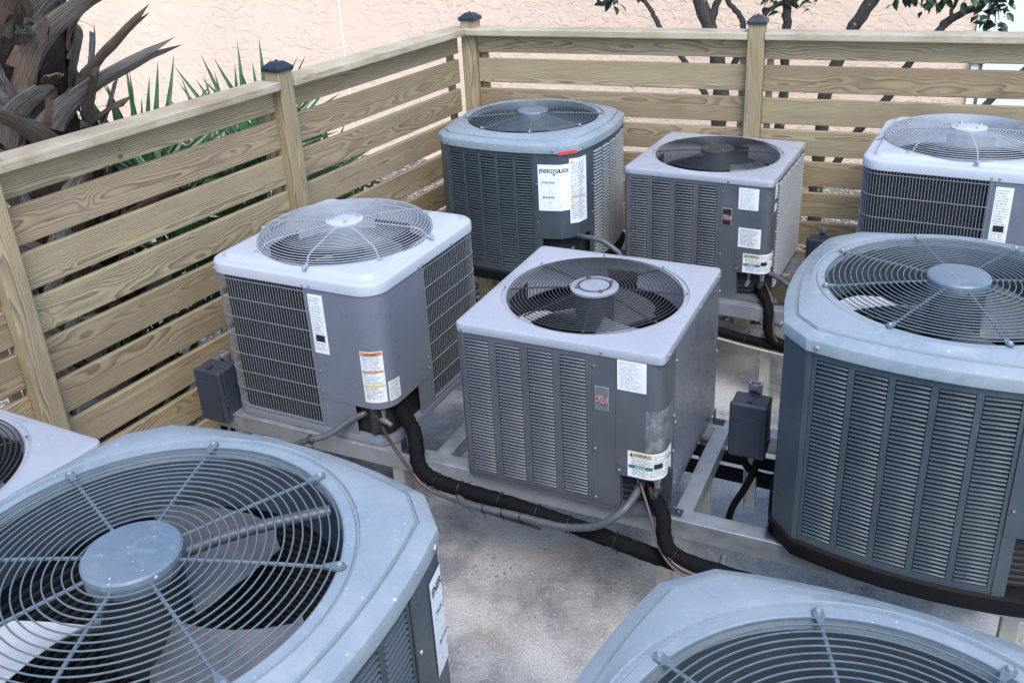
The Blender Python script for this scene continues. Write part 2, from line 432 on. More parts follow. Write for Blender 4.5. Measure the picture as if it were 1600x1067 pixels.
M['treeleaf'] = leaf_mat('glossy_tree_leaf', (.018, .048, .022), .4, .1)
def soil_mat():
    t = NT('dark_mulch_soil'); p = t.pos(); n = t.noise(p, 7, 6, .7); v = t.sep(t.voro(p, 60, out='Color'))[0]
    c = t.mix(t.map(n, .35, .65), (.07, .05, .035), (.22, .19, .155))
    c = t.mix(t.math('GREATER_THAN', v, .8), c, (.42, .39, .34))
    t.base(c); t.rough(.95); t.bump(t.math('ADD', n, v), .8, .02); return t.m
M['soil'] = soil_mat()
def litter_mat():
    t = NT('dry_leaf_litter'); r = t.n('NewGeometry').outputs['Random Per Island']
    t.base(t.mix(t.map(r, .45, 1.0), (.035, .026, .02), (.40, .36, .30))); t.rough(.8); return t.m
M['litter'] = litter_mat()

# ------------------------------------------------------------------ ground, slab, wall
FC = Vector((-.336, 5.651)); AL, AB = R(-120.293), R(-21.154)
UL = Vector((math.cos(AL), math.sin(AL))); NL = Vector((-UL.y, UL.x))
UB = Vector((math.cos(AB), math.sin(AB))); NB = Vector((UB.y, -UB.x))
def PL(s, n, z=0): q = FC + UL * s + NL * n; return Vector((q.x, q.y, z))
def PB(s, n, z=0): q = FC + UB * s + NB * n; return Vector((q.x, q.y, z))

mb = MB().add([(-60, -60, -.06), (60, -60, -.06), (60, 60, -.06), (-60, 60, -.06)], [(0, 1, 2, 3)])
tag(mb.build('ground', M['soil']), 'dark mulch and sandy soil around the slab', kind='structure')
sp = [PL(-.03, .09), PL(9, .09), PL(9, 9), PB(7, 4.5), PB(7, .09)]
mb = MB().loft([[Vector((p.x, p.y, -.12)) for p in sp], [Vector((p.x, p.y, 0)) for p in sp]], True, True, True)
tag(mb.build('concrete_slab', M['concrete']), 'worn grey concrete slab under the units', kind='structure')

WN = -3.0
bld = empty('building', PB(0, WN), AB, 'peach stucco building wall with white end section behind the fence', 'building')
MB().box(-9, 3.04, 0, .3, -.06, 4.2).build('stucco_wall', M['stucco'], bld)
MB().box(3.13, 7.0, .02, .3, -.06, 4.2).build('white_wall', M['white'], bld)
MB().box(3.045, 3.125, -.025, .25, -.06, 4.2).build('corner_trim', M['white'], bld)
MB().box(3.105, 3.128, -.032, -.026, -.06, 4.2).build('trim_edge', M['trimdark'], bld)
MB().box(-2.655, -2.64, -.004, .05, -.06, 4.2).build('control_joint', M['joint'], bld)
MB().box(3.02, 3.14, -.045, -.03, 1.02, 1.05).build('wall_bracket', M['trimdark'], bld)

# ------------------------------------------------------------------ wooden fence
ZB1 = 1.583; PITCHB = .175; NBOARD = 9; ZR0, ZR1 = 1.688, 1.726
def board(parent, name, P, s0, s1, n0, n1, z0, z1, ang, bevel=.004, jit=.0):
    L = abs(s1 - s0); c = P((s0 + s1) / 2, (n0 + n1) / 2, (z0 + z1) / 2)
    mb = MB().box(-L / 2, L / 2, -abs(n1 - n0) / 2, abs(n1 - n0) / 2, -(z1 - z0) / 2, (z1 - z0) / 2)
    o = mb.build(name, M['wood'], parent, bevel=bevel)
    o.location = c - parent.location
    o.rotation_euler = (random.uniform(-jit, jit), random.uniform(-jit, jit) * .25, ang)
    return o
def post(parent, c, ang, ztop=1.775):
    w = .0445
    o = MB().box(-ztop / 2 - .1, ztop / 2 - 0, -w, w, -w, w).build('post', M['wood'], parent, bevel=.004)
    # the long axis of the grain is local x, so stand the post on end
    o.rotation_euler = (Matrix.Rotation(ang, 3, 'Z') @ Matrix.Rotation(R(-90), 3, 'Y')).to_euler()
    o.location = Vector((c.x, c.y, ztop / 2)) - parent.location
    cw = .052
    k = MB().loft([[(x * f, y * f, z) for x, y in ((-cw, -cw), (cw, -cw), (cw, cw), (-cw, cw))] for f, z in ((1, 0), (1, .016), (.95, .02), (.50, .040), (.44, .043))], True, True, True)
    k.lathe([(.006, .043), (.006, .049), (.002, .051)], 8, cap1=True)
    cp = k.build('post_cap', M['cap'], parent, smooth=30)
    cp.location = Vector((c.x, c.y, ztop - .008)) - parent.location; cp.rotation_euler = (0, 0, ang)
def run(P, ang, root, spans, posts, nb=NBOARD):
    for s0, s1 in spans:
        for k in range(nb):
            z0 = ZB1 - k * PITCHB; z1 = z0 + (.104 if k == 0 else .140)
            dz = random.uniform(-.003, .003)
            board(root, 'board', P, s0, s1, 0, -.027, z0 + dz, z1 + dz * (k > 0), ang, jit=.006)
        for sc in (s0 + .028, s1 - .028):
            board(root, 'nailer', P, sc - .017, sc + .017, -.029, -.062, .02, 1.68, ang, bevel=None)
    for s in posts: post(root, P(s, .0055), ang)
fl = empty('wooden_fence', PL(1.5, 0), 0, 'pale slatted timber fence run on the left, in front of the palm trunk', 'fence')
run(PL, AL + math.pi, fl, [(.035, 1.498), (1.587, 2.962), (3.051, 4.6)], [1.5425, 3.0065, 4.645])
fb = empty('wooden_fence', PB(1.5, 0), 0, 'pale slatted timber fence run at the back, in front of the tree stems', 'fence')
run(PB, AB, fb, [(.105, 1.689), (1.778, 3.42), (3.51, 5.0)], [1.7335, 3.465])
post(fb, Vector((FC.x + .062, FC.y + .0)), AB - R(5))
def capboard(root, pts):
    # flat 2x6 cap, plan corners given
    c = sum(pts, Vector((0, 0, 0))) / len(pts)
    d = (pts[1] - pts[0]); a = math.atan2(d.y, d.x); Ri = Matrix.Rotation(-a, 3, 'Z')
    loc = [Ri @ (p - c) for p in pts]
    mb = MB().loft([[(p.x, p.y, ZR0) for p in loc], [(p.x, p.y, ZR1) for p in loc]], True, True, True)
    mb.v = [(x, y, z - (ZR0 + ZR1) / 2) for x, y, z in mb.v]
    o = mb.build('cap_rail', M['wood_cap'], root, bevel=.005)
    o.location = Vector((c.x, c.y, (ZR0 + ZR1) / 2)) - root.location; o.rotation_euler = (0, 0, a)
def isect(nl, nb_):
    # meeting point of the left line at offset nl and the back line at offset nb_
    A_, B_ = FC + NL * nl, FC + NB * nb_
    det = UL.x * (-UB.y) - UL.y * (-UB.x); dx, dy = B_.x - A_.x, B_.y - A_.y
    t = (dx * (-UB.y) - dy * (-UB.x)) / det
    q = A_ + UL * t; return Vector((q.x, q.y, 0))
NI, NO = .062, -.080
ci, co = isect(NI, NI), isect(NO, NO)
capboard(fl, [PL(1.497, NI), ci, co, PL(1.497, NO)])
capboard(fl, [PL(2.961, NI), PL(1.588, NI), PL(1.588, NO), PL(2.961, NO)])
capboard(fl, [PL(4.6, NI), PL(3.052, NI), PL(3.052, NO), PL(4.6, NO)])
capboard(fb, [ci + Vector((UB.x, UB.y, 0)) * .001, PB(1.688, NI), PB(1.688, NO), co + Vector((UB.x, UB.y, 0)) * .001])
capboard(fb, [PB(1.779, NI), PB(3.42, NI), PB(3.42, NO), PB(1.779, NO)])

# ------------------------------------------------------------------ outline paths and unit parts
class Path:
    def __init__(s, pts, closed=True):
        s.p = [Vector((x, y)) for x, y in pts]; s.closed = closed
        q = s.p + ([s.p[0]] if closed else []); s.q = q; s.c = [0]
        for a, b in zip(q, q[1:]): s.c.append(s.c[-1] + (b - a).length)
        s.L = s.c[-1]
    def at(s, t, off=0):
        if s.closed: t %= s.L
        i = 0
        lo, hi = 0, len(s.c) - 2
        while lo < hi:
            mid = (lo + hi + 1) // 2
            if s.c[mid] <= t: lo = mid
            else: hi = mid - 1
        a, b = s.q[lo], s.q[lo + 1]; d = (b - a).normalized()
        p = a + d * (t - s.c[lo]); n = Vector((d.y, -d.x))
        return p + n * off, math.atan2(d.y, d.x), n
    def near(s, x, y):
        best = (1e9, 0); P0 = Vector((x, y))
        for i in range(len(s.q) - 1):
            a, b = s.q[i], s.q[i + 1]; d = b - a; u = max(0, min(1, (P0 - a).dot(d) / d.length_squared))
            e = (a + d * u - P0).length
            if e < best[0]: best = (e, s.c[i] + u * d.length)
        return best[1]
    def samples(s, a, b, step=.03):
        """arc positions from a to b including the vertices between"""
        r = [a]
        span = b - a
        for w in (-s.L, 0, s.L):
            for c in s.c:
                if a + 1e-5 < c + w < b - 1e-5: r.append(c + w)
        r.append(b); r = sorted(set(r)); out = []
        for x, y in zip(r, r[1:]):
            k = max(1, int((y - x) / step))
            out += [x + (y - x) * i / k for i in range(k)]
        return out + [r[-1]]
    def pt(s, t, off):
        """offset point using the mean normal near vertices"""
        p, a, n = s.at(t)
        n1 = s.at(t - 1e-4)[2]; n2 = s.at(t + 1e-4)[2]; nn = (n1 + n2).normalized()
        return p + nn * off / max(.5, nn.dot(n2))

def sheet(mb, path, a, b, z0, z1, off=0, th=.003):
    """a sheet of metal bent along the path from arc a to arc b"""
    ts = path.samples(a, b)
    rings = []
    for t in ts:
        o, i = path.pt(t, off), path.pt(t, off - th)
        rings.append([(o.x, o.y, z0), (o.x, o.y, z1), (i.x, i.y, z1), (i.x, i.y, z0)])
    mb.loft(rings, True, True, True); return mb

def sticker(root, name, path, a, b, z0, z1, mat, off=.0012, label=None):
    ts = path.samples(a, b, .05); me = bpy.data.meshes.new(name); v = []; f = []; uv = []
    for t in ts:
        p = path.pt(t, off); v += [(p.x, p.y, z0), (p.x, p.y, z1)]
    for i in range(len(ts) - 1): f.append((2 * i, 2 * i + 2, 2 * i + 3, 2 * i + 1))
    me.from_pydata(v, [], f); L = me.uv_layers.new(name='uv')
    for poly in me.polygons:
        for li in poly.loop_indices:
            vi = me.loops[li].vertex_index; t = ts[vi // 2]
            L.data[li].uv = ((t - a) / (b - a), vi % 2)
    me.materials.append(mat); o = link(name, me, root)
    if label: o['label'] = label
    return o

def lettering(root, body, path, a, z, size, mat, off=.002, squeeze=1.0, width=None, name='lettering'):
    cu = bpy.data.curves.new('txt', 'FONT'); cu.body = body; cu.size = size; cu.fill_mode = 'FRONT'
    cu.offset = size * .018
    ob = bpy.data.objects.new('txt', cu); col.objects.link(ob)
    bpy.context.view_layer.update()
    me = bpy.data.meshes.new_from_object(ob.evaluated_get(bpy.context.evaluated_depsgraph_get()))
    bpy.data.objects.remove(ob); bpy.data.curves.remove(cu)
    xs = [q.co.x for q in me.vertices]
    if not xs: return None
    k = squeeze if width is None else width / max(1e-6, max(xs) - min(xs)); x0 = min(xs)
    for q in me.vertices:
        p = path.pt(a + (q.co.x - x0) * k, off); q.co = (p.x, p.y, z + q.co.y)
    me.materials.clear(); me.materials.append(mat); me.name = name
    return link(name, me, root)

def screw_mesh(mat, r=.005, h=.004):
    return MB().lathe([(r, 0), (r, h * .5), (r * .75, h), (0.0006, h)], 8, cap0=True, cap1=True).mesh('screw', mat, 35)
SCREW = {k: screw_mesh(M[k]) for k in ('steel', 'rust')}
def screw(root, path, t, z, mat='steel', off=.001):
    p, a, n = path.at(t, off); o = link('screw', SCREW[mat], root, (p.x, p.y, z))
    o.rotation_euler = Vector((n.x, n.y, 0)).to_track_quat('Z', 'Y').to_euler(); return o

def louvre_panel(root, path, a, b, z0, z1, ncol, nrow, mat, slat_mat, joined=False, margin=.012, bar=.024, top=.03, bottom=.03, out=.004, name='louvre_panel'):
    W = (b - a - 2 * margin - (ncol - 1) * bar) / ncol
    mb = MB()
    sheet(mb, path, a, b, z0, z0 + bottom, .0025); sheet(mb, path, a, b, z1 - top, z1, .0025)
    zz0, zz1 = z0 + bottom, z1 - top
    edges = [(a, a + margin)] + [(a + margin + W * (i + 1) + bar * i, a + margin + W * (i + 1) + bar * (i + 1)) for i in range(ncol - 1)] + [(b - margin, b)]
    for e0, e1 in edges: sheet(mb, path, e0, e1, zz0 + .0002, zz1 - .0002, .0023)
    panel = mb.build(name, mat, root)
    pitch = (zz1 - zz0) / nrow
    # one pressed slat: rounded lip leaning out at its lower edge
    def prof(h): return [(.013, h * .16), (.004, h * .11), (-out * .6, -h * .03), (-out, -h * .17), (-out * .8, -h * .25), (.002, -h * .13), (.012, h * .06)]
    pr = prof(pitch); L2 = W / 2 - .0005
    def slat_rings():
        return [[(sx * L2, y + ((.005) if e else 0), z) for y, z in pr] for sx, e in ((-1, 1), (-.96, 0), (.96, 0), (1, 1))]
    if joined:
        J = MB()
        for c in range(ncol):
            t = a + margin + W / 2 + c * (W + bar); p, ang, n = path.at(t)
            Mx = Matrix.Translation((p.x, p.y, 0)) @ Matrix.Rotation(ang, 4, 'Z')
            for r in range(nrow):
                z = zz0 + (r + .5) * pitch
                J.loft([[Mx @ Vector((x, y, zq + z)) for x, y, zq in rg] for rg in slat_rings()], True, True, True)
        tag(J.build('louvre_slats', slat_mat, panel), kind='stuff')
    else:
        me = MB().loft(slat_rings(), True, True, True).mesh('louvre_slat', slat_mat, 40)
        for c in range(ncol):
            t = a + margin + W / 2 + c * (W + bar); p, ang, n = path.at(t)
            for r in range(nrow):
                link('louvre_slat', me, panel, (p.x, p.y, zz0 + (r + .5) * pitch + random.gauss(0, .0004)), (random.gauss(0, .012), random.gauss(0, .003), ang))
    return panel

def rrect(w, d, rs, n=7):
    """rounded rectangle, counter-clockwise from the front-left end of the front edge; rs = radii FR, BR, BL, FL"""
    P = []
    for (cx, cy, a0, r) in ((w / 2, -d / 2, -90, rs[0]), (w / 2, d / 2, 0, rs[1]), (-w / 2, d / 2, 90, rs[2]), (-w / 2, -d / 2, 180, rs[3])):
        ox, oy = cx - math.copysign(r, cx), cy - math.copysign(r, cy)
        for i in range(n + 1):
            a = R(a0 + 90 * i / n); P.append((ox + r * math.cos(a), oy + r * math.sin(a)))
    return P
def octo(a, ch, bow, ins=0, n=10):
    P = []; a2 = a - ins; c2 = ch - .586 * ins; h = a2 - c2
    for k in range(4):
        ca, sa = [(1, 0), (0, 1), (-1, 0), (0, -1)][k]
        for i in range(n + 1):
            t = -1 + 2 * i / n; x, y = h * t, -a2 - bow * (1 - t * t)
            P.append((x * ca - y * sa, x * sa + y * ca))
    return P
def circ(ref, r):
    return [(r * p[0] / math.hypot(*p), r * p[1] / math.hypot(*p)) for p in ref]
def refine(P, step=.025):
    out = []
    for i, p in enumerate(P):
        q = P[(i + 1) % len(P)]; L = math.hypot(q[0] - p[0], q[1] - p[1]); k = max(1, int(round(L / step)))
        out += [(p[0] + (q[0] - p[0]) * j / k, p[1] + (q[1] - p[1]) * j / k) for j in range(k)]
    return out
def inset(P, d):
    pa = Path(P); return [tuple(pa.pt(c, -d)) for c in pa.c[:-1]]
def ring3(P, z): return [(x, y, z) for x, y in P]

def fan_set(root, R0, z, blades, mat, ang0=0, hub=.1, motor_r=.075, conduit=None):
    mo = MB().lathe([(motor_r * .9, z + .105), (motor_r, z + .095), (motor_r, z - .10), (motor_r * .7, z - .12)], 28, cap0=True, cap1=True).build('fan_motor', M['motor'], root, smooth=35)
    MB().lathe([(.055, z - .0), (.055, z - .09)], 20, cap0=True, cap1=True).build('fan_hub', M['steel'], root, smooth=35)
    nr, na = 7, 7; span = R(62)
    v = []; f = []
    for th in (0, .0022):
        for i in range(nr):
            r = .05 + (R0 - .05) * i / (nr - 1)
            w = span * (.62 + .38 * i / (nr - 1)); sk = .35 * (i / (nr - 1))
            for j in range(na):
                u = j / (na - 1) - .5
                rr = r - (.05 * (2 * abs(u)) ** 4 if i == nr - 1 else 0)
                a = u * w + sk
                v.append((rr * math.cos(a), rr * math.sin(a), -.045 + u * .09 * (1 - .3 * i / (nr - 1)) + .04 * u * u + th))
    o = nr * na
    for i in range(nr - 1):
        for j in range(na - 1):
            a, b, c, d_ = i * na + j, i * na + j + 1, (i + 1) * na + j + 1, (i + 1) * na + j
            f += [(a, d_, c, b), (o + a, o + b, o + c, o + d_)]
    bd = [j for j in range(na)] + [i * na + na - 1 for i in range(1, nr)] + [(nr - 1) * na + j for j in range(na - 2, -1, -1)] + [i * na for i in range(nr - 2, 0, -1)]
    for x, y in zip(bd, bd[1:] + bd[:1]): f.append((x, y, o + y, o + x))
    mats = mat if isinstance(mat, (list, tuple)) else [mat] * blades
    mes = {id(q): MB().add(v, f).mesh('fan_blade', q, 40) for q in mats}
    for k in range(blades): link('fan_blade', mes[id(mats[k])], root, (0, 0, z), (0, 0, ang0 + 2 * math.pi * k / blades))
    return mo

def guard(root, radii, zf, wr, wmat, nspoke, spoke_r, r0, r1, ang0=0, bolt='steel', tabs=True, smat=None, sz=None):
    g = MB()
    for r in radii: g.ring(r, zf(r), wr, 84 if r > .2 else 56, 6)
    gd = g.build('fan_guard', wmat, root, smooth=60)
    sm = MB(); n = 12
    pts = [(r0 + (r1 - r0) * i / n, 0, zf(r0 + (r1 - r0) * i / n) - wr - spoke_r * .7) for i in range(n + 1)]
    if sz is not None: pts += [(r1 + .012, 0, sz)]
    sm.tube(pts, spoke_r, 7)
    if tabs:
        zt = zf(r1) - wr if sz is None else sz
        rings = []
        for zq in (zt - .003, zt + .003):
            rg = [(r1 - .012, -spoke_r, zq), (r1 + .008, -.010, zq), (r1 + .024, -.0095, zq), (r1 + .031, 0, zq), (r1 + .024, .0095, zq), (r1 + .008, .010, zq), (r1 - .012, spoke_r, zq)]
            rings.append(rg)
        sm.loft(rings, True, True, True)
    me = sm.mesh('guard_spoke', smat or wmat, 50)
    bz = (zf(r1) - wr if sz is None else sz) + .003
    for k in range(nspoke):
        a = ang0 + 2 * math.pi * k / nspoke
        link('guard_spoke', me, gd, (0, 0, 0), (0, 0, a))
        link('bolt', SCREW[bolt], gd, ((r1 + .018) * math.cos(a), (r1 + .018) * math.sin(a), bz)).scale = (1.25, 1.25, 1.6) if tabs else (.8, .8, 1)
    return gd

def valves(root, c, ang, z=.06):
    """service valves and stubs in the open corner of a unit"""
    v = empty('service_valves', (c[0], c[1], 0), ang); v.parent = root
    MB().box(-.075, .075, .0, .012, z - .05, z + .085).build('valve_plate', M['motor'], v)
    for x, r, mt in ((-.035, .012, 'steel'), (.03, .017, 'motor')):
        MB().tube([(x, .0, z), (x, -.035, z)], r, 10).tube([(x, -.035, z), (x, -.06, z - .004)], r * .75, 6).build('valve', M[mt], v, smooth=40)
        MB().tube([(x, -.02, z - .005), (x, -.02, z + .04)], r * .6, 6).lathe([(r * .85, z + .036), (r * .85, z + .052)], 6, c=(x, -.02), cap0=True, cap1=True).build('valve_cap', M['steel'], v, smooth=40)
    return v

# ------------------------------------------------------------------ large chamfered units (louvred on every side)
GROUP = 'condensing units on the stands'
def trane(label, cx, cy, yaw, a, ztop, zbase=.53, detail=('front',), rows=43, cond=None, blade_ang=0, seeds=0, motor_label=False, bm=('blade', 'blade_dark', 'blade_dark')):
    k = a / .446; ch = .085 * k; bow = .046 * k
    root = empty('condenser_unit', (cx, cy, zbase), yaw, label, 'air conditioner', GROUP)
    H = ztop - zbase
    body = octo(a - .014, ch - .008, bow)
    path = Path(body)
    zl = H - .042                                  # underside of the lid skirt
    zb0 = .062                                     # top of the black base
    # base pan
    o0 = octo(a + .000, ch, bow); ob = octo(a - .012, ch - .007, bow)
    MB().loft([ring3(octo(a - .05, ch - .03, bow), 0.0), ring3(octo(a - .004, ch, bow), .0), ring3(o0, .012), ring3(o0, zb0 - .006), ring3(octo(a - .010, ch - .006, bow), zb0), ring3(octo(a - .05, ch - .03, bow), zb0), ], True, True, True).build('base_pan', M['black'], root, smooth=30)
    # coil
    zc = []; n = int((zl - zb0) / .022)
    co = octo(a - .052 * k, ch - .02, bow)
    for i in range(n):
        z = zb0 + (zl - zb0) * i / n; q = (zl - zb0) / n
        zc += [ring3(inset(co, .004), z), ring3(co, z + q * .3), ring3(co, z + q * .7), ring3(inset(co, .004), z + q * .99)]
    ci_ = inset(co, .035)
    inner = []
    for i in range(n):
        z = zb0 + (zl - zb0) * i / n; q = (zl - zb0) / n
        inner += [ring3(inset(ci_, -.004), z + .0004), ring3(ci_, z + q * .3), ring3(ci_, z + q * .7), ring3(inset(ci_, -.004), z + q * .98)]
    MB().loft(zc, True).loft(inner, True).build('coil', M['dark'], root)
    # corner posts and access panel; arcs measured along the body outline
    h = a - .014 - (ch - .008)
    sA = path.near(.212 * k, -a); sFRend = path.near(a, -.212 * k)
    c_fl0, c_fl1 = path.near(-a, -h) - .012, path.near(-h, -a) + .012
    c_br0, c_br1 = path.near(a, h) - .012, path.near(h, a) + .012
    c_bl0, c_bl1 = path.near(-h, a) - .012, path.near(-a, h) + .012
    Lp = path.L
    c_fl1u = c_fl1 if c_fl1 > c_fl0 else c_fl1 + Lp
    def cornerpost(s0, s1):
        mb = MB(); sheet(mb, path, s0, s1, zb0 - .004, zl + .004, .006, .004); mb.build('corner_post', M['trane'], root)
    cornerpost(c_fl0, c_fl1u); cornerpost(c_br0, c_br1); cornerpost(c_bl0, c_bl1)
    zap = .272 * (H / .77)
    mb = MB(); sheet(mb, path, sA, sFRend, zap, zl + .004, .007, .004)
    ap = mb.build('access_panel', M['trane'], root)
    for t, z in ((sA + .014, zl - .16), (sA + .014, zap + .09), (sFRend - .014, zap + .10), (sFRend - .014, zl - .2)): screw(ap, path, t, z, off=.008)
    for j0 in (sA, sFRend - .035):
        mb = MB(); sheet(mb, path, j0, j0 + .035, zb0 - .004, zap - .001, .005, .003); mb.build('jamb', M['trane'], root)
    mb = MB(); sheet(mb, path, sA, sFRend, zb0 - .004, zap + .05, -.07, .004); mb.build('valve_compartment', M['dark'], root)
    p, ang, nn = path.at((sA + sFRend) / 2, -.066); valves(root, p, ang, z=.15)
    # louvred sides
    lm, sm = M['trane'], M['trane_slat']
    s_front0 = path.near(-h, -a) + .013
    if s_front0 > sA: s_front0 -= Lp
    louvre_panel(root, path, s_front0, sA - .001, zb0 - .002, zl + .003, 5, rows, lm, sm, 'front' not in detail, bar=.018 * k, top=.026, bottom=.026)
    louvre_panel(root, path, sFRend + .001, c_br0 - .001, zb0 - .002, zl + .003, 5, rows - 8, lm, M['side_slat'], True, bar=.016 * k, out=.012)
    louvre_panel(root, path, c_br1 + .001, c_bl0 - .001, zb0 - .002, zl + .003, 6, 24, lm, sm, True, bar=.022 * k)
    louvre_panel(root, path, c_bl1 + .001, c_fl0 - .001, zb0 - .002, zl + .003, 6, 24 if 'left' not in detail else rows, lm, sm, True, bar=.022 * k)
    # lid
    base = refine(octo(a, ch, bow)); Rb = .395 * k
    def ofs(d): return inset(base, d)
    z = H
    Ro = Rb - .006
    mid = [tuple(Vector(p).lerp(Vector(q), .5)) for p, q in zip(ofs(.047 * k), circ(base, Rb + .026 * k))]
    rings = [ring3(ofs(.030), z - .040), ring3(ofs(.0035), z - .042), ring3(ofs(0), z - .039), ring3(ofs(0), z - .008), ring3(ofs(.002), z - .002), ring3(ofs(.008), z + .002),
             ring3(ofs(.034 * k), z + .016), ring3(ofs(.0365 * k), z + .0105), ring3(ofs(.040 * k), z + .0105), ring3(ofs(.0435 * k), z + .021), ring3(ofs(.047 * k), z + .0225), ring3(mid, z + .033), ring3(circ(base, Rb + .030 * k), z + .040),
             ring3(circ(base, Rb + .027 * k), z + .0395), ring3(circ(base, Rb + .0245 * k), z + .031), ring3(circ(base, Rb + .020 * k), z + .0305), ring3(circ(base, Rb + .017 * k), z + .0345), ring3(circ(base, Ro + .004), z + .036), ring3(circ(base, Ro), z + .034), ring3(circ(base, Ro - .003), z + .026),
             ring3(circ(base, Ro - .005), z + .012)]
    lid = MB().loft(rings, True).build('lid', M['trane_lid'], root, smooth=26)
    MB().loft([ring3(circ(base, q), z + w_) for q, w_ in ((Ro - .0055, .0125), (Ro - .007, -.02), (Ro - .008, -.12), (Ro + .012, -.15))], True).build('fan_orifice', M['trane_dark'], root, smooth=30)
    for sx, sy in ((1, -1), (1, 1), (-1, 1), (-1, -1)):
        for dd in (0, 1):
            lp = Path(base); t = lp.near(sx * (a - ch * dd * 1.4), sy * (a - ch * (1 - dd) * 1.4))
            s_ = screw(lid, lp, t, z - .022, 'steel', .001); s_.scale = (1.5, 1.5, 1.3)
    # guard
    hub = .092 * k
    rr = [hub + .014 + (Ro - .008 - hub - .014) * i / 16 for i in range(17)]
    zf = lambda r: z + .041 + .016 * (1 - (r / Ro) ** 2)
    guard(root, rr, zf, .0019, M['wire_trane'], 8, .0040, hub - .01, Ro - .012, R(22.5), smat=M['wire_trane'])
    MB().lathe([(hub - .012, z + .030), (hub, z + .034), (hub, z + .066), (hub - .004, z + .071), (hub - .02, z + .073), (.001, z + .075)], 48, cap0=True, cap1=True).build('hub_cap', M['trane_hub'], root, smooth=35)
    mo = fan_set(root, Ro - .03, z - .065, 3, [M[q] for q in bm], blade_ang, motor_r=.082)
    if motor_label:
        MB().lathe([(.0765, z - .1), (.0765, z - .015)], 28).build('motor_label', M['lab_c'], root, smooth=35)
    if cond is not None:
        ca, sa = math.cos(cond), math.sin(cond)
        pts = [(r * ca - .02 * sa * math.sin(r * 9), r * sa + .02 * ca * math.sin(r * 9), z + .022 - .0 * r) for r in [.07 + (Ro - .085) * i / 14 for i in range(15)]]
        MB().tube(pts, .0125, 10).build('motor_conduit', M['conduit'], root, smooth=60)
    return root, path, dict(H=H, sA=sA, sE=sFRend, zl=zl, zap=zap, k=k, lid=lid, ap=ap, hF=path.near(h, -a), hR=path.near(a, -h))

def energy_label(T, a, b, z0, z1):
    root, path, q = T; ap = q['ap']
    st = sticker(ap, 'energy_label', path, a, b, z0, z1, M['lab_e'], .009, 'white energy rating sheet with bold heading')
    W = b - a; h = z1 - z0
    lettering(st, 'ENERGYGUIDE', path, a + W * .05, z1 - h * .17, h * .115, M['ink'], .0105, width=W * .90)
    mb = MB(); p = path.pt(a + W * .51, .0105); tdir = path.at(a + W * .51)[1]
    c, s = math.cos(tdir), math.sin(tdir); w2 = W * .05
    zt = z1 - h * .16
    mb.add([(p.x - c * w2 * .25, p.y - s * w2 * .25, zt), (p.x + c * w2 * .25, p.y + s * w2 * .25, zt), (p.x + c * w2 * .25, p.y + s * w2 * .25, zt - h * .04), (p.x + c * w2, p.y + s * w2, zt - h * .04), (p.x, p.y, zt - h * .075), (p.x - c * w2, p.y - s * w2, zt - h * .04), (p.x - c * w2 * .25, p.y - s * w2 * .25, zt - h * .04)], [(0, 1, 2, 3, 4, 5, 6)])
    mb.build('arrow', M['ink'], st)
    lettering(st, '14.0-15.0', path, a + W * .13, z0 + h * .60, h * .06, M['ink'], .0105, width=W * .38, name='rating')
    lettering(st, '8.2-8.55', path, a + W * .14, z0 + h * .28, h * .06, M['ink'], .0105, width=W * .36, name='rating')
    return st
def warn_column(T, a, b, z0, z1, off=.009):
    root, path, q = T; ap = q['ap']
    st = sticker(ap, 'warning_label', path, a, b, z0, z1, M['lab_b'], off, 'tall white caution sticker in three blocks')
    W = b - a; h = z1 - z0
    for f0 in (.985, .42, .29):
        sticker(st, 'rule', path, a + W * .02, b - W * .02, z0 + h * f0 - .002, z0 + h * f0, M['orange'], off + .0008)
        sticker(st, 'hazard_mark', path, a + W * .05, a + W * .2, z0 + h * f0 - .018, z0 + h * f0 - .006, M['yellow'], off + .0008)
    return st

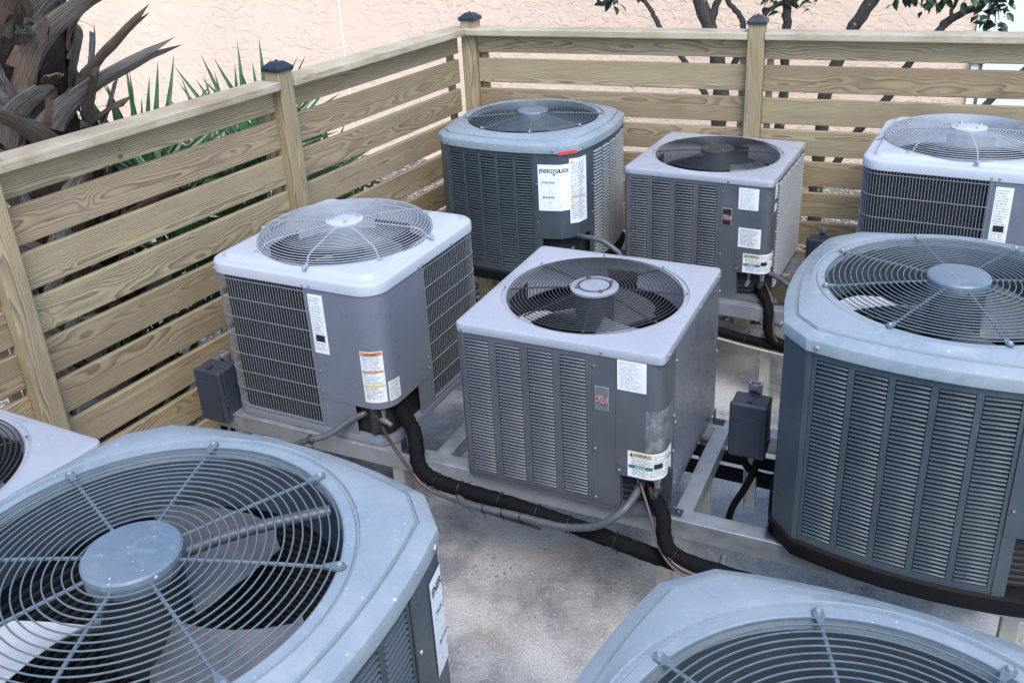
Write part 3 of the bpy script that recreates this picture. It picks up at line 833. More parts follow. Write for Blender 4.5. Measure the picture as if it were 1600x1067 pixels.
# ------------------------------------------------------------------ square units with a flat lid
def span(path, p0, p1):
    a, b = path.near(*p0), path.near(*p1)
    return (a - path.L, b) if a > b else (a, b)
def hub_plate(root, r, z, mat, bolt, nb=4, rim=.006):
    hp = MB().lathe([(r - .006, z - .012), (r, z - .008), (r, z), (r - rim, z + .004), (r * .62, z + .0042), (r * .58, z + .0062), (r * .4, z + .0066), (.001, z + .0066)], 40, cap0=True, cap1=True).build('hub_plate', mat, root, smooth=35)
    for i in range(nb):
        a = R(40) + 2 * math.pi * i / nb
        o = link('bolt', SCREW[bolt], hp, (r * .74 * math.cos(a), r * .74 * math.sin(a), z + .004)); o.scale = (1.7, 1.7, 1.8)
    return hp
def ruud(label, cx, cy, yaw, w, d_, ztop, zbase=.53, detail=('front',), right='plain', rows=42, black_hub=False, energy=False, badge_black=False, blade_ang=0, residue=False):
    root = empty('condenser_unit', (cx, cy, zbase), yaw, label, 'air conditioner', GROUP)
    H = ztop - zbase; zl = H - .034
    wb, db = w - .012, d_ - .012
    path = Path(rrect(wb, db, (.05, .02, .02, .02)))
    X, Y = wb / 2, db / 2
    mt, sl = M['ruud'], M['ruud_slat']
    MB().loft([ring3(inset(path.p, .03), -.012), ring3(inset(path.p, .004), -.012), ring3(path.p, -.008), ring3(path.p, .010), ring3(inset(path.p, .03), .012)], True, True, True).build('base_pan', mt, root, smooth=30)
    co = rrect(wb - .07, db - .07, (.1, .1, .1, .1)); zc = []; n = 24
    for i in range(n):
        z, q = .012 + (zl - .012) * i / n, (zl - .012) / n
        zc += [ring3(inset(co, .004), z), ring3(co, z + q * .3), ring3(co, z + q * .7), ring3(inset(co, .004), z + q * .99)]
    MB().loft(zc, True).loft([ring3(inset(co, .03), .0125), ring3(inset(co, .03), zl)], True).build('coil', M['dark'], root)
    a, b = span(path, (-X + .012, -Y), (.128, -Y))
    louvre_panel(root, path, a, b, .012, zl + .004, 4, rows, mt, sl, 'front' not in detail, margin=.019, bar=.027, top=.022, bottom=.014, out=.005)
    # door strip, wrapped control panel, jambs
    s0, s1 = span(path, (.1285, -Y), (.2115, -Y))
    mb = MB(); sheet(mb, path, s0, s1, .008, zl + .004, .002, .003); strip = mb.build('door_strip', mt, root)
    for z in (zl - .04, .23, .03): screw(strip, path, s0 + .01, z, off=.003)
    c0, c1 = span(path, (.2120, -Y), (X, -.243))
    zc_ = .145
    mb = MB(); sheet(mb, path, c0, c1, zc_, zl + .004, .004, .003); cp = mb.build('control_panel', mt, root)
    for t, z in ((c0 + .012, .19), (c0 + .012, zc_ + .02), (c1 - .012, .34), (c1 - .012, .20)): screw(cp, path, t, z, 'rust' if z == .19 else 'steel', .005)
    mb = MB(); sheet(mb, path, c0, c1, .03, zc_ + .03, -.06, .003); mb.build('valve_compartment', M['motor'], root)
    mb = MB(); sheet(mb, path, c0, c0 + .012, .011, zc_ - .001, .0015, .06); mb.build('jamb', mt, root)
    mb = MB(); sheet(mb, path, c1 - .03, c1, .011, zc_ - .001, .0015, .003); mb.build('jamb', mt, root)
    p, ang, nn = path.at((c0 + c1) / 2 - .03, -.055); valves(root, p, ang, z=.085)
    r0, r1 = span(path, (X, -.2425), (X, Y - .012))
    if right == 'plain':
        mb = MB(); sheet(mb, path, r0, r1, .008, zl + .004, .003, .003); rp = mb.build('side_panel', M['ruud_side'], root)
        for t, z in ((r0 + .012, zl - .05), (r0 + .012, .30), (r0 + .012, .05), (r1 - .012, .28), (r1 - .012, zl - .05)): screw(rp, path, t, z, off=.004)
    else:
        louvre_panel(root, path, r0, r1, .012, zl + .004, 7, 32, mt, M['side_slat'], True, margin=.010, bar=.010, top=.016, bottom=.014, out=.011)
    cr0, cr1 = span(path, (X, Y - .0115), (X - .02, Y))
    cl0, cl1 = span(path, (-X + .02, Y), (-X, Y - .02))
    cf0, cf1 = span(path, (-X, -Y + .02), (-X + .0115, -Y))
    for e0, e1 in ((cr0, cr1), (cl0, cl1), (cf0, cf1)):
        mb = MB(); sheet(mb, path, e0, e1, .008, zl + .004, .003, .003); mb.build('corner_post', mt, root)
    louvre_panel(root, path, cr1 + .001, cl0 - .001, .012, zl + .004, 5, 24, mt, sl, True)
    louvre_panel(root, path, cl1 + .001, (cf0 if cf0 > cl1 else cf0 + path.L) - .001, .012, zl + .004, 5, 24, mt, sl, True)
    # lid
    base = refine(rrect(w, d_, (.026, .026, .026, .026), 6)); Ro = .318
    ofs = lambda q: inset(base, q)
    z = H
    rings = [ring3(ofs(.02), zl + .002), ring3(ofs(.004), zl), ring3(ofs(.0005), zl + .003), ring3(ofs(0), zl + .006), ring3(ofs(0), z - .008), ring3(ofs(.0025), z - .002), ring3(ofs(.007), z), ring3(ofs(.02), z + .001),
             ring3(circ(base, Ro + .024), z + .007), ring3(circ(base, Ro + .021), z + .0065), ring3(circ(base, Ro + .018), z + .000), ring3(circ(base, Ro + .014), z + .000), ring3(circ(base, Ro + .012), z + .002), ring3(circ(base, Ro + .004), z + .001), ring3(circ(base, Ro), z - .003), ring3(circ(base, Ro - .003), z - .02), ring3(circ(base, Ro - .004), z - .1), ring3(circ(base, Ro + .01), z - .11)]
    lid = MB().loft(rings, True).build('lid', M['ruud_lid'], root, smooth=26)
    lp = Path(base)
    for x, y in ((-w / 2 + .03, -d_ / 2), (.165, -d_ / 2), (w / 2, -d_ / 2 + .06), (w / 2, d_ / 2 - .05), (w / 2, .05)): screw(lid, lp, lp.near(x, y), z - .018, off=.0005)
    Rg = Ro - .003; hub = .088
    rr = [hub + .012 + (Rg - hub - .012) * i / 16 for i in range(17)]
    zf = lambda r: z + .010 + .018 * (1 - (r / Rg) ** 2)
    guard(root, rr, zf, .0020, M['wire_black'], 8, .0030, hub - .01, Rg - .004, R(14), bolt='rust', smat=M['wire_black'], tabs=False)
    hub_plate(root, hub, z + .030, M['wire_black'] if black_hub else M['hubgrey'], 'rust')
    fan_set(root, Ro - .03, z - .07, 3, [M['blade'] if not black_hub else M['blade_dark'], M['blade_dark'] if black_hub else M['blade_mid'], M['blade_dark']], blade_ang, motor_r=.07)
    # stickers
    t0 = path.near(.219, -Y)
    sticker(cp, 'data_plate', path, t0, t0 + .098, .478, .588, M['lab_a'], .0055)
    bt = path.near(.14, -Y)
    bd = MB(); sheet(bd, path, bt, bt + .049, .385, .475, .0045, .002); bd = bd.build('badge', M['badge_rim'], strip, bevel=.003)
    sticker(bd, 'badge_field', path, bt + .004, bt + .045, .389, .471, M['ink'] if badge_black else M['badge_field'], .0052)
    zz = .428
    sticker(bd, 'badge_band', path, bt + .004, bt + .045, zz - .010, zz + .010, M['badge_pale'], .0058)
    for dz in (-.0125, .0125):
        mb = MB(); pts = []
        for i in range(13):
            t = bt + .0045 + .040 * i / 12; p = path.pt(t, .0064); pts.append((p.x, p.y, zz + dz + .0025 * math.sin(i / 12 * 2 * math.pi)))
        mb.tube(pts, .0016, 5); mb.build('badge_wave', M['redink'], bd)
    lettering(bd, 'RUUD', path, bt + .006, zz - .0072, .0205, M['ink'], .0068, width=.037)
    w0, w1 = span(path, (.254, -Y), (X, -.281))
    wl_ = sticker(cp, 'warning_label', path, w0, w1, .150, .252, M['lab_c'], .0055, 'wrapped warning sticker with cream heading')
    sticker(wl_, 'heading_band', path, w0 + .003, w0 + .085, .229, .250, M['cream'], .0062)
    lettering(wl_, '\u25B2WARNING', path, w0 + .008, .2325, .0185, M['ink'], .0068, width=.072)
    sticker(wl_, 'notice_band', path, w0 + .003, w0 + .085, .186, .198, M['green'], .0062)
    lettering(wl_, 'NOTICE', path, w0 + .026, .188, .0105, M['inkwhite'], .0068, width=.036)
    sticker(wl_, 'dark_panel', path, w0 + .088, w0 + .118, .192, .212, M['ink'], .0062)
    sticker(wl_, 'dark_panel', path, w1 - .04, w1 - .006, .212, .219, M['ink'], .0062)
    if residue:
        t0, t1 = span(path, (.315, -Y), (X, -.262)); sticker(cp, 'label_residue', path, t0, t1, .256, .415, M['residue'], .0050)
    if energy:
        t0 = path.near(.226, -Y); sticker(cp, 'notice_sheet', path, t0, t0 + .11, .282, .384, M['lab_c'], .0055)
        t0 = path.near(X, -.315); st = sticker(cp, 'small_plate', path, t0, t0 + .05, .46, .60, M['lab_a'], .0055)
        sticker(st, 'dark_panel', path, t0 + .004, t0 + .046, .50, .525, M['ink'], .0062)
    return root

# ------------------------------------------------------------------ rounded units with wire coil guards
def carrier(label, cx, cy, yaw, w, d_, zlid, zbase=.53, xs=.09, blade_ang=0, ys=-.075):
    root = empty('condenser_unit', (cx, cy, zbase), yaw, label, 'air conditioner', GROUP)
    zl = zlid - zbase
    X, Y = w / 2, d_ / 2
    path = Path(rrect(w, d_, (.085,) * 4, 9)); mt = M['carrier']
    lower = inset(path.p, .004)
    MB().loft([ring3(inset(path.p, .04), -.012), ring3(inset(path.p, .003), -.012), ring3(inset(path.p, -.006), -.008), ring3(inset(path.p, -.006), .012), ring3(inset(path.p, -.002), .020), ring3(inset(path.p, .03), .022)], True, True, True).build('base_pan', mt, root, smooth=30)
    ci2 = inset(path.p, .022)
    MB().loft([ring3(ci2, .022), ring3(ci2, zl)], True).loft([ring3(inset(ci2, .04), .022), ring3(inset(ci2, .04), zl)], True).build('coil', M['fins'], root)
    c0, c1 = span(path, (xs, -Y), (X, ys)); zp = .155
    mb = MB(); sheet(mb, path, c0, c1, zp, zl + .004, .004, .003); cp = mb.build('control_panel', mt, root, smooth=35)
    k0, k1 = span(path, (xs, -Y), (.245, -Y)); k2, k3 = span(path, (X, -.17), (X, ys))
    k1 -= path.L if k1 > c1 else 0; k2 -= path.L if k2 > c1 else 0
    for e0, e1 in ((c0, k1), (k2, c1)):
        mb = MB(); sheet(mb, path, e0, e1, .016, zp - .001, .002, .003); mb.build('lower_panel', mt, root)
    mb = MB(); sheet(mb, path, k1 - .01, k2 + .01, .02, zp + .03, -.055, .003); mb.build('valve_compartment', M['box'], root)
    for t, z in ((c0 + .012, .28), (c0 + .012, .19), (c1 - .012, .24), (c1 - .012, .19), (c1 - .03, zl - .012), (c0 + .012, zl - .012)): screw(cp, path, t, z, 'steel', .005)
    p, ang, nn = path.at((k1 + k2) / 2, -.05); valves(root, p, ang, z=.09)
    # wire guard
    g0, g1 = c1 + .004, c0 + path.L - .004
    n = int((g1 - g0) / .0135); mb = MB(); r = .0014
    for i in range(n + 1):
        t = g0 + (g1 - g0) * i / n; p = path.pt(t, 0.002)
        mb.tube([(p.x, p.y, .024), (p.x, p.y, zl)], r, 4, caps=False)
    for j in range(8):
        z = .034 + (zl - .05) * j / 7
        mb.tube([(*path.pt(t, .0035), z) for t in path.samples(g0, g1, .05)], .0018, 5, caps=False)
    mb.build('coil_guard', M['wire_mid'], root)
    for e0 in (g0 - .003, g1 - .010):
        mb = MB(); sheet(mb, path, e0, e0 + .013, .02, zl, .004, .004); mb.build('guard_trim', mt, root)
    # lid
    base = refine(inset(path.p, -.009)); ofs = lambda q: inset(base, q); Ro = .350; z = zl
    rings = [ring3(ofs(.03), z + .002), ring3(ofs(.004), z), ring3(ofs(0), z + .003), ring3(ofs(0), z + .034), ring3(ofs(.003), z + .042), ring3(ofs(.010), z + .047), ring3(ofs(.022), z + .049), ring3(ofs(.040), z + .050),
             ring3(ofs(.044), z + .052), ring3(ofs(.050), z + .062), ring3(ofs(.056), z + .066), ring3(ofs(.064), z + .067)]
    inn = circ(base, Ro + .004)
    last = ofs(.064)
    fin_ = [tuple(Vector(p) if Vector(p).length < Ro + .008 else Vector(q)) for p, q in zip(last, inn)]
    rings += [ring3(inn, z + .069), ring3(circ(base, Ro), z + .067), ring3(circ(base, Ro - .004), z + .05), ring3(circ(base, Ro - .005), z - .04), ring3(circ(base, Ro + .005), z - .05)]
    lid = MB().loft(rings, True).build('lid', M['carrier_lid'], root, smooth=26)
    lp = Path(base)
    for x, y in ((xs - .01, -Y), (xs + .02, -Y), (X, ys), (X, ys - .03), (X, .15), (-X + .02, -Y)): screw(lid, lp, lp.near(x, y), z + .014, off=.0005)
    R1 = .285; Rg = Ro + .006; zt = z + .067
    def zf(r):
        if r > R1: return zt + .005 + .038 * math.sqrt(max(0, 1 - ((r - R1) / (Rg - R1)) ** 2))
        return zt + .043 + .012 * (1 - (r / R1) ** 2)
    hub = .078
    rr = [hub + .01 + (R1 - hub - .01) * i / 15 for i in range(16)] + [R1 + (Rg - R1) * math.sin(R(90 * i / 7)) for i in range(1, 8)]
    guard(root, rr, zf, .0017, M['wire_light'], 8, .0032, hub - .01, Rg, R(-34), bolt='steel', smat=M['wire_light'], sz=zt + .003)
    hub_plate(root, hub, zf(0) + .004, M['carrier_lid'], 'steel')
    fan_set(root, Ro - .03, z - .03, 3, [M['blade'], M['blade_dark'], M['blade_dark']], blade_ang, motor_r=.065)
    return root, path, dict(cp=cp, c0=c0, c1=c1, zl=zl)

def residue_mat():
    t = NT('torn_label_residue'); p = t.pos(); n = t.noise(t.vmath('MULTIPLY', p, (30, 30, 16)), 1.0, 5, .7, .5); f = t.noise(p, 150, 3, .6)
    t.base(t.mix(t.map(t.math('ADD', n, t.math('MULTIPLY', f, .4)), .62, .86), (.095, .101, .112), (.21, .22, .235)))
    t.rough(t.map(n, .4, .7, .3, .65)); return t.m
M['residue'] = residue_mat()
M['side_slat'] = plain('pale_side_slat_paint', (.26, .275, .29), .4)
M['hubgrey'] = plain('galvanised_hub', (.27, .285, .31), .42, .2, var=.12)
M['ruud_side'] = paint('satin_grey_side_paint', (.125, .138, .168), .24, dirt=.12, streak=.1)
M['badge_rim'] = plain('silver_badge_rim', (.6, .6, .6), .3, .8)
M['badge_pale'] = plain('pale_badge_band', (.42, .40, .40), .4)
M['badge_field'] = plain('faded_badge_field', (.13, .14, .155), .4)

# ------------------------------------------------------------------ place the nine units
uA = ruud('grey square unit in the middle with a plain right side and light louvred front', .236, 3.038, -.444, .750, .759, 1.151, right='plain', blade_ang=R(175), residue=True)
uD = ruud('grey square unit with a black fan cap, in front of the back fence post', 1.018, 4.685, -.487, .762, .745, 1.162, right='perf', rows=38, black_hub=True, energy=True, badge_black=True)
uI = ruud('light grey square unit cut off by the left edge below the fence post', -1.70, 2.045, -.48, .74, .74, 1.160, detail=(), black_hub=True)

TF = trane('large dark grey-green louvred unit cut off by the right edge', 1.312, 2.565, -.4823, .446, 1.303, blade_ang=R(150), motor_label=True)
TC = trane('dark charcoal unit with a yellow-and-white label sheet in the fence corner', .067, 4.999, -.4657, .41, 1.298, rows=42, blade_ang=R(30), bm=('blade_dark',) * 3)
TC[0]['label'] = 'dark charcoal louvred unit with white energy sheet and red tape, in the fence corner'
TG = trane('large speckled blue-grey unit in the lower left foreground with its fan blades showing', -.768, 1.400, -.480 + math.pi / 2, .446, 1.350, detail=('front',), cond=R(53 - 90), blade_ang=R(120))
TH = trane('large speckled blue-grey unit cut off by the bottom edge at the right', .435, .850, -.5065, .446, 1.303, detail=(), blade_ang=R(20))

UBc = carrier('pale grey rounded unit with wire coil guard and raised fan grille beside the left fence', -.741, 3.583, -.459, .788, .790, 1.162, blade_ang=R(200))
UEc = carrier('pale grey rounded unit with wire coil guard at the right edge by the back fence', 2.03, 4.09, R(-29), .78, .78, 1.285, xs=.145, blade_ang=R(100))

# stickers of the chamfered units
for T, full in ((TC, 1), (TG, 2)):
    root, path, q = T; k = q['k']
    if full == 1:
        a0 = q['sA'] + .022
        energy_label(T, a0, a0 + .165, q['zl'] - .30, q['zl'] - .055)
        warn_column(T, a0 + .160, a0 + .270, q['zl'] - .375, q['zl'] - .03, .0105)
    else:
        a0 = q['hF'] - .058
        energy_label(T, a0, a0 + .165, q['zl'] - .30, q['zl'] - .05)
    b0 = q['hF'] - .01
    sticker(q['lid'], 'red_tape', Path(octo(.446 * k, .085 * k, .046 * k)), Path(octo(.446 * k, .085 * k, .046 * k)).near((.446 - .085) * k, -.446 * k) - .005 + .004, Path(octo(.446 * k, .085 * k, .046 * k)).near((.446 - .085) * k, -.446 * k) + .10, q['H'] - .046, q['H'] - .029, M['red'], .001)

# stickers of the rounded units
for (root, path, q), xs in ((UBc, .0), (UEc, .055)):
    cp = q['cp']; zt = q['zl']
    a0 = q['c0'] + .003
    st = sticker(cp, 'data_plate', path, a0 + (.008 if xs else 0), a0 + .068 + (.008 if xs else 0), zt - .27, zt - .02, M['lab_a'], .0055, 'tall white data plate')
    sticker(st, 'dark_panel', path, a0 + .014 + (.006 if xs else 0), a0 + .055 + (.006 if xs else 0), zt - .218, zt - .190, M['ink'], .0062)
root, path, q = UBc; cp = q['cp']; X, Y = .394, .395
c_ = path.near(X - .115, -Y)
a0 = c_ + .022; st = sticker(cp, 'warning_label', path, a0, a0 + .085, .185, .405, M['lab_b'], .0055, 'white warning sticker with orange and yellow bands')
sticker(st, 'orange_band', path, a0 + .003, a0 + .082, .387, .402, M['orange'], .0062); sticker(st, 'orange_band', path, a0 + .003, a0 + .082, .315, .323, M['orange'], .0062); sticker(st, 'yellow_band', path, a0 + .003, a0 + .082, .253, .261, M['yellow'], .0062)
lettering(st, '\u25B2WARNING', path, a0 + .02, .390, .010, M['ink'], .0068, width=.045)
sticker(cp, 'small_label', path, a0 + .094, a0 + .150, .182, .268, M['lab_c'], .0055)

# ------------------------------------------------------------------ stands
def stand(label, cx, cy, yaw, y0, y1, xa, xb, cross, legs, mats=('alu', 'alu'), clips=()):
    root = empty('equipment_stand', (cx, cy, 0), yaw, label, 'stand', 'metal stands under the units')
    zt, zb_, w = .5185, .444, .066
    for (y, mt) in ((y0, mats[0]), (y1, mats[1])):
        MB().box(xa, xb, y, y + w, zb_, zt).build('rail', M[mt], root, bevel=.003)
    for x in cross:
        MB().box(x, x + .06, y0 + w + .001, y1 - .001, zb_ + .006, zt - .003).build('cross_bar', M['alu'], root, bevel=.003)
    for x, y in legs:
        MB().box(x - .025, x + .025, y - .025, y + .025, .006, zb_ - .001).build('leg', M['alu_dirty'], root, bevel=.004)
        MB().box(x - .06, x + .06, y - .06, y + .06, .0, .006).build('foot_plate', M['alu_dirty'], root)
    for x, y in clips:
        b = MB().box(x - .022, x + .022, y - .018, y + .018, zt + .001, zt + .006).box(x - .022, x - .018, y - .018, y + .018, zt + .006, zt + .05)
        b.lathe([(.009, zt + .006), (.009, zt + .011), (.005, zt + .015)], 10, c=(x + .006, y), cap1=True).build('hold_down_clip', M['box'], root)
    return root
stand('aluminium stand carrying the middle row of units above the slab', .237, 3.037, -.444, -.345, .262, -1.62, 1.62, (.395, -.56, 1.4), [(.37, -.31), (-.71, -.31), (.36, .295), (1.45, -.31), (-1.5, -.31), (-.7, .295), (1.4, .295)], ('alu', 'alu'), [(.405, -.31), (.735, -.315), (.405, .30), (-.66, -.315)])
stand('aluminium stand carrying the back row of units along the back fence', 1.019, 4.684, -.487, -.415, .235, -1.45, 1.65, (-.5, .5), [(.40, -.38), (-.75, -.38), (1.4, -.38), (.4, .26), (-.9, .26)])
stand('aluminium stand carrying the front row of units at the bottom of the photo', -.768, 1.400, -.480, -.36, .33, -1.5, 1.75, (.55, -.55), [(.6, -.33), (.6, .36), (-.6, .36), (-1.3, .36), (1.6, .36)])

# ------------------------------------------------------------------ pipes and conduits
def smooth_path(pts, k=6):
    P = [Vector(p) for p in pts]; P = [P[0] * 2 - P[1]] + P + [P[-1] * 2 - P[-2]]; out = []
    for i in range(1, len(P) - 2):
        a, b, c, d = P[i - 1:i + 3]
        for j in range(k):
            t = j / k
            out.append(.5 * ((2 * b) + (c - a) * t + (2 * a - 5 * b + 4 * c - d) * t * t + (3 * b - a - 3 * c + d) * t ** 3))
    return out + [P[-2]]
def hose(name, pts, r, mat, label, cat, ties=(), ribs=False, tie_r=None, joints=()):
    sp_ = smooth_path(pts)
    rad = [r] * len(sp_)
    if joints:
        for j in joints:
            i = int(j * (len(sp_) - 1))
            rad[i] = r * .86
        rad = [x * (1 + .04 * math.sin(i * 1.7)) for i, x in enumerate(rad)]
    if ribs:
        q = [];
        for a, b in zip(sp_, sp_[1:]):
            n = max(1, int((b - a).length / .004)); q += [a.lerp(b, i / n) for i in range(n)]
        sp_ = q + [sp_[-1]]; rad = [r * (1.04 if i % 2 else .97) for i in range(len(sp_))]
    o = MB().tube(sp_, rad, 12).build(name, M[mat], None, smooth=60)
    tag(o, label, cat)
    for t in ties:
        i = min(len(sp_) - 2, max(1, int(t * (len(sp_) - 1)))); p = sp_[i]; d = (sp_[i + 1] - sp_[i - 1]).normalized()
        rr = (tie_r or r * 1.06)
        q = d.to_track_quat('Z', 'Y').to_matrix().to_4x4(); Mx = Matrix.Translation(p) @ q
        mb = MB().ring(rr, 0, .0026, 20, 6); mb.v = [tuple(Mx @ Vector(v)) for v in mb.v]
        mb.tube([p + Vector((0, 0, -rr)), p + Vector((.004, -.004, -rr - .022))], .0016, 5)
        mb.build('cable_tie', M['tie'], o)
    return o
hose('insulated_line', [(-.54, 3.17, .64), (-.505, 3.091, .645), (-.462, 2.985, .645), (-.449, 2.932, .605), (-.443, 2.896, .560), (-.419, 2.873, .525), (-.377, 2.853, .505), (-.331, 2.831, .498), (-.238, 2.787, .490), (-.140, 2.740, .486), (-.044, 2.695, .476), (.024, 2.662, .468), (.100, 2.626, .458), (.205, 2.576, .444), (.309, 2.526, .428), (.411, 2.478, .412), (.501, 2.435, .410), (.610, 2.383, .40), (.691, 2.345, .40), (.9, 2.25, .40), (1.3, 2.05, .40)], .029, 'rubber',
     'thick black foam line looping from the left rounded unit under the middle unit', 'pipe', ties=(.30, .38, .45, .53, .6, .68), joints=(.30, .38, .45, .5, .53, .6, .68, .75))
hose('insulated_line', [(.365, 2.74, .60), (.379, 2.671, .595), (.394, 2.575, .590), (.411, 2.500, .572), (.409, 2.469, .529), (.421, 2.440, .486), (.466, 2.412, .462), (.570, 2.36, .452), (.75, 2.27, .445), (1.1, 2.1, .44)], .026, 'rubber', 'black foam line dropping from the front corner of the middle unit', 'pipe', ties=(.62,), joints=(.62,))
hose('refrigerant_line', [(.372, 2.66, .63), (.383, 2.58, .61), (.398, 2.505, .56), (.403, 2.452, .51), (.425, 2.412, .462), (.48, 2.378, .437), (.58, 2.335, .425), (.75, 2.25, .42)], .0085, 'copper', 'thin copper line curving down from the middle unit', 'pipe')
hose('control_wire', [(.335, 2.66, .655), (.345, 2.6, .645), (.36, 2.545, .60), (.375, 2.50, .55), (.395, 2.44, .48), (.45, 2.385, .432), (.56, 2.335, .418), (.7, 2.265, .415)], .0048, 'wire_brown', 'thin brown control wire hanging beside the copper line of the middle unit', 'wire')
hose('flexible_conduit', [(.368, 2.665, .655), (.351, 2.617, .622), (.328, 2.573, .612), (.285, 2.527, .588), (.234, 2.518, .552), (.185, 2.530, .521), (.131, 2.556, .497), (.076, 2.582, .483), (.013, 2.612, .480), (-.058, 2.646, .481), (-.142, 2.686, .479), (-.235, 2.730, .476), (-.280, 2.767, .472), (-.286, 2.81, .485), (-.24, 2.84, .49)], .0135, 'conduit', 'grey flexible conduit sagging in front of the middle unit', 'conduit', ties=(.62, .70, .79), ribs=True, tie_r=.017)
MB().lathe([(.018, 0), (.018, .028), (.0155, .03)], 14, cap0=True, cap1=True).build('conduit_fitting', M['conduit'], bpy.data.objects['flexible_conduit'], smooth=35, loc=(.357, 2.637, .630), rot=(R(140), R(15), 0))
hose('flexible_conduit', [(-.60, 3.26, .655), (-.622, 3.19, .640), (-.665, 3.134, .640), (-.731, 3.121, .613), (-.785, 3.103, .582), (-.833, 3.098, .562), (-.880, 3.098, .552), (-.928, 3.12, .525), (-1.0, 3.15, .47), (-1.05, 3.18, .40)], .0135, 'conduit', 'grey flexible conduit leaving the left rounded unit towards the fence', 'conduit', ties=(.62,), ribs=True, tie_r=.018)
hose('refrigerant_line', [(-.605, 3.18, .615), (-.597, 3.102, .588), (-.548, 2.990, .581), (-.505, 2.925, .555), (-.452, 2.850, .530), (-.411, 2.822, .498), (-.328, 2.785, .472), (-.2, 2.72, .46), (0, 2.63, .44)], .0065, 'copper', 'thin copper line curving from the left rounded unit to the black line', 'pipe')
hose('refrigerant_line', [(-.69, 3.24, .66), (-.685, 3.21, .62), (-.662, 3.172, .572), (-.63, 3.13, .556), (-.598, 3.12, .575)], .0045, 'copper', 'short bent copper tube under the left rounded unit', 'pipe')
hose('insulated_line', [(1.15, 4.37, .60), (1.162, 4.30, .585), (1.174, 4.205, .562), (1.180, 4.146, .544), (1.181, 4.115, .495), (1.182, 4.11, .428), (1.195, 4.105, .383), (1.23, 4.09, .350), (1.35, 4.03, .33), (1.6, 3.9, .32)], .026, 'rubber', 'black foam line dropping from the back square unit', 'pipe', joints=(.3,))
hose('insulated_line', [(.3, 4.56, .40), (.6, 4.42, .385), (.835, 4.306, .372), (.970, 4.235, .354), (1.060, 4.188, .340), (1.141, 4.144, .333), (1.221, 4.102, .325), (1.358, 4.029, .315), (1.8, 3.8, .30)], .024, 'rubber', 'long black foam line running below the back row of units', 'pipe', ties=(.55,), joints=(.55,))
hose('refrigerant_line', [(.3, 4.53, .365), (.835, 4.285, .337), (.970, 4.215, .320), (1.141, 4.124, .300), (1.30, 4.04, .290), (1.7, 3.83, .28)], .006, 'alu_dirty', 'thin pale line strapped below the black line of the back row', 'pipe')
hose('refrigerant_line', [(1.17, 4.36, .63), (1.185, 4.28, .615), (1.20, 4.17, .575), (1.205, 4.125, .52), (1.20, 4.09, .44), (1.212, 4.08, .38), (1.25, 4.06, .34), (1.4, 3.98, .31)], .007, 'copper', 'thin copper line hanging from the back square unit', 'pipe')
hose('flexible_conduit', [(1.15, 4.33, .675), (1.187, 4.256, .670), (1.237, 4.175, .664), (1.277, 4.118, .645), (1.343, 4.060, .600), (1.42, 4.02, .52), (1.46, 4.05, .45)], .0135, 'conduit', 'grey flexible conduit leaving the back square unit to the right', 'conduit', ribs=True)
hose('flexible_conduit', [(.20, 4.66, .79), (.242, 4.57, .795), (.29, 4.46, .822), (.328, 4.420, .829), (.390, 4.389, .818), (.442, 4.363, .786), (.471, 4.348, .756), (.489, 4.339, .684), (.495, 4.34, .58)], .0135, 'conduit', 'grey flexible conduit arching from the charcoal corner unit', 'conduit', ribs=True)
hose('flexible_conduit', [(.60, 2.41, .47), (.585, 2.372, .452), (.60, 2.352, .437), (.66, 2.32, .436), (.75, 2.275, .432), (.9, 2.2, .43), (1.2, 2.05, .43)], .0125, 'conduit', 'grey flexible conduit tied along the black line at the front right', 'conduit', ties=(.55,), ribs=True, tie_r=.016)
hose('flexible_conduit', [(1.55, 1.93, .70), (1.47, 1.88, .66), (1.40, 1.86, .60), (1.32, 1.86, .545), (1.24, 1.89, .50), (1.15, 1.94, .46), (1.0, 2.02, .44)], .0135, 'conduit', 'grey flexible conduit below the large unit at the right edge', 'conduit', ribs=True)
for i, (n_, z_) in enumerate(((.238, .322), (.200, .362), (.236, .415))):
    c_, s_ = math.cos(-.444), math.sin(-.444)
    pts = [(.237 + c_ * x - s_ * n_, 3.037 + s_ * x + c_ * n_, z_ + .004 * math.sin(x * 4 + i)) for x in (.05, .2, .4, .6, .8, 1.0, 1.3)]
    hose('insulated_line', pts, .024, 'rubber', ['lowest black foam line under the middle row of units', 'middle black foam line under the middle row of units', 'topmost black foam line under the middle row of units'][i], 'pipe')

